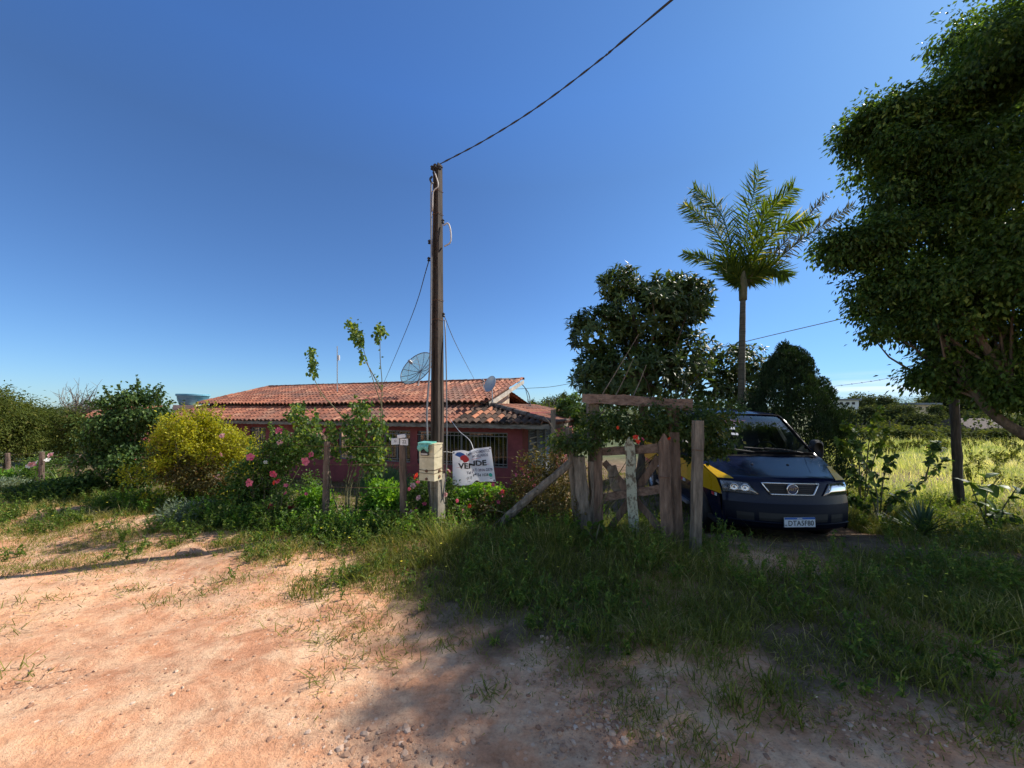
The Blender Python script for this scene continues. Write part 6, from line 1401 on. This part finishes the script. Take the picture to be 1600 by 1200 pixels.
# wooded slopes far away as one mass
def woods(n, xr, yr, cond=None, smin=1.0, smax=3.4):
    x = rng.uniform(*xr, n); y = rng.uniform(*yr, n)
    if cond is not None: k = cond(x, y); x, y = x[k], y[k]
    n = len(x); mb = MB(); per = 100; s_ = (smin + (smax - smin) * rng.random(n) ** 1.7) * (1 + y / 500)
    k = np.repeat(np.arange(n), per); dv = rdir(len(k), .2); rad = .6 + .5 * rng.random((len(k), 1))
    q = np.stack([x, y, gz(x, y) + s_ * .8], 1)[k] + dv * rad * s_[k][:, None] * A(1.1, 1.1, .85)
    mb.leaves(q, nrm(rng.normal(0, .6, (len(k), 3)) + dv * .4), nrm(dv + rng.normal(0, .4, dv.shape)), .15 * s_[k], .12 * s_[k], r=np.clip(rng.normal(.38, .16, len(k)) + rng.normal(0, .26, n)[k], 0, 1)); return mb
mb = woods(2600, (-420, 460), (80, 330), lambda x, y: (np.abs(x / y) < 1.55) & ~((x / y > .8) & (y < 110)), 1.0, 2.7)
setp(mb.build('far_woods', M['far']), 'far wooded slopes behind the house and field', 'woods', kind='stuff')
mb = woods(330, (24, 110), (32, 85), lambda x, y: (x / y > .8) & (x / y < 1.5) & (vnoise(x, y, 7) > .42), .5, 1.9)
setp(mb.build('scrub', M['far']), 'mixed scrub between the field and the skyline trees', 'scrub', kind='stuff')
# buildings on the skyline
for (px, py0, py1, wpx, d, lab) in ((1306, 623, 636, 34, 72, 'low blue grey flat roofed house on the skyline above the conifer'), (1428, 629, 645, 36, 80, 'long low building with a grey roof in the trees on the skyline')):
    c = P(px, py1, d); wv_ = wpx / F * d; hv = (py1 - py0) / F * d; t = thing('distant_house', c, lab, 'house', )
    mb = MB().box(c + A(0, 0, hv * .35 - 2), (wv_, 5, hv * .9 + 4)); mb.build('wall', M['whiteplate'] if d < 75 else M['cream'], t)
    MB().box(c + A(0, 0, hv * .86), (wv_ * 1.08, 6, hv * .18)).build('roof', M['bluedoor'], t)
    for q in (-.28, 0.02, .26): MB().box(c + A(q * wv_, -2.52, hv * .42), (wv_ * .12, .08, hv * .28)).build('window', M['dark'], t)
mb = MB(); c = P(1525, 668, 50); t = thing('distant_house', c, 'distant red tiled shed roof below the big tree limbs', 'shed'); MB().box(c + A(0, 0, -1.2), (5.5, 4, 2.4)).build('wall', M['cream'], t)
mb.prism([(-2.6, 0), (2.6, 0), (0, 1.3)], 7, (c + A(-3.5, 0, -.1), A(0, 1, 0), A(0, 0, 1), A(1, 0, 0))); mb.build('roof', M['tiledark'], t)

# ================================================================== light, sky, camera
AZ, EL = radians(67), radians(42.5)
sd = A(sin(AZ) * cos(EL), cos(AZ) * cos(EL), sin(EL))
lt = D.lights.new('sun', 'SUN'); lt.energy = 4.6; lt.angle = radians(.53); lt.color = (1, .93, .82)
so = D.objects.new('sun', lt); COL.objects.link(so)
import mathutils
so.rotation_euler = mathutils.Vector(sd).to_track_quat('Z', 'Y').to_euler()
w = D.worlds.new('World'); scn.world = w; w.use_nodes = True; nt = w.node_tree; nt.nodes.clear()
sky = N(nt, 'ShaderNodeTexSky', sky_type='NISHITA'); sky.sun_disc = False; sky.sun_elevation = EL; sky.sun_rotation = AZ
sky.altitude = 700; sky.air_density = 1.0; sky.dust_density = .35; sky.ozone_density = 2.5
bg = N(nt, 'ShaderNodeBackground'); bg.inputs[1].default_value = .115
tc = N(nt, 'ShaderNodeTexCoord'); mp = N(nt, 'ShaderNodeMapping'); mp.inputs['Scale'].default_value = (1.2, 1.2, 16); nt.links.new(tc.outputs['Generated'], mp.inputs[0])
cn_ = noise(nt, mp.outputs[0], 2.2, 5, .55); sx_ = N(nt, 'ShaderNodeSeparateXYZ'); nt.links.new(tc.outputs['Generated'], sx_.inputs[0])
band_ = ramp(nt, sx_.outputs['Z'], [(.0, (.6, .6, .6)), (.022, (.2, .2, .2)), (.034, (1, 1, 1)), (.052, (.9, .9, .9)), (.075, (0, 0, 0))])
side_ = ramp(nt, sx_.outputs['X'], [(.50, (0, 0, 0)), (.64, (1, 1, 1))])
cm_ = ramp(nt, cn_, [(.36, (0, 0, 0)), (.52, (1, 1, 1))])
mk_ = mixc(nt, 1.0, mixc(nt, 1.0, band_, side_, 'MULTIPLY'), cm_, 'MULTIPLY')
tint = ramp(nt, sx_.outputs['Z'], [(.5, (.40, .57, .78)), (.62, (.43, .68, 1.0)), (.85, (.48, .70, .98))])
skc = mixc(nt, 1.0, sky.outputs[0], tint, 'MULTIPLY')
dt = N(nt, 'ShaderNodeVectorMath', operation='DOT_PRODUCT'); nt.links.new(tc.outputs['Generated'], dt.inputs[0]); dt.inputs[1].default_value = tuple(sd)
warm = mixc(nt, 1.0, sky.outputs[0], (.52, .76, .86), 'MULTIPLY')
elv = ramp(nt, sx_.outputs['Z'], [(.04, (0, 0, 0)), (.38, (1, 1, 1))])
skc = mixc(nt, mixc(nt, 1.0, elv, ramp(nt, dt.outputs['Value'], [(.50, (0, 0, 0)), (.80, (.34, .34, .34)), (1.0, (.9, .9, .9))]), 'MULTIPLY'), skc, warm)
lowr = mixc(nt, 1.0, ramp(nt, sx_.outputs['X'], [(.15, (0, 0, 0)), (.75, (1, 1, 1))]), ramp(nt, sx_.outputs['Z'], [(.0, (1, 1, 1)), (.32, (0, 0, 0))]), 'MULTIPLY')
skc = mixc(nt, lowr, skc, mixc(nt, 1.0, skc, (.62, .72, .84), 'MULTIPLY'))
behind = ramp(nt, sx_.outputs['Y'], [(.0, (1, 1, 1)), (.22, (0, 0, 0))])  # unseen sky behind the camera, made whiter and brighter to lift the shade
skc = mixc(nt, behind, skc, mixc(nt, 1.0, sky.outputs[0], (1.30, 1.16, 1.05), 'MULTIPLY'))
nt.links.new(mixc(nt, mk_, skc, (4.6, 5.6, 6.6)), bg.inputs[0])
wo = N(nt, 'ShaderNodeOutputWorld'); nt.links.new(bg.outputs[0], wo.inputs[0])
cam = D.cameras.new('camera'); cam.sensor_fit = 'HORIZONTAL'; cam.sensor_width = 36; cam.lens = F / 1600 * 36
cam.shift_y = 40 / 1600; cam.clip_end = 6000; cam.clip_start = .05
co = D.objects.new('camera', cam); COL.objects.link(co); co.location = (0, 0, CAM_H); co.rotation_euler = (pi / 2, 0, 0); scn.camera = co
scn.view_settings.view_transform = 'Standard'; scn.view_settings.look = 'None'; scn.view_settings.exposure = .7; scn.view_settings.gamma = 1
cy = scn.cycles; cy.max_bounces = 7; cy.diffuse_bounces = 3; cy.glossy_bounces = 3; cy.transmission_bounces = 4; cy.transparent_max_bounces = 10
cy.caustics_reflective = False; cy.caustics_refractive = False; cy.sample_clamp_indirect = 6; cy.use_denoising = True; cy.use_adaptive_sampling = True; cy.adaptive_threshold = .02
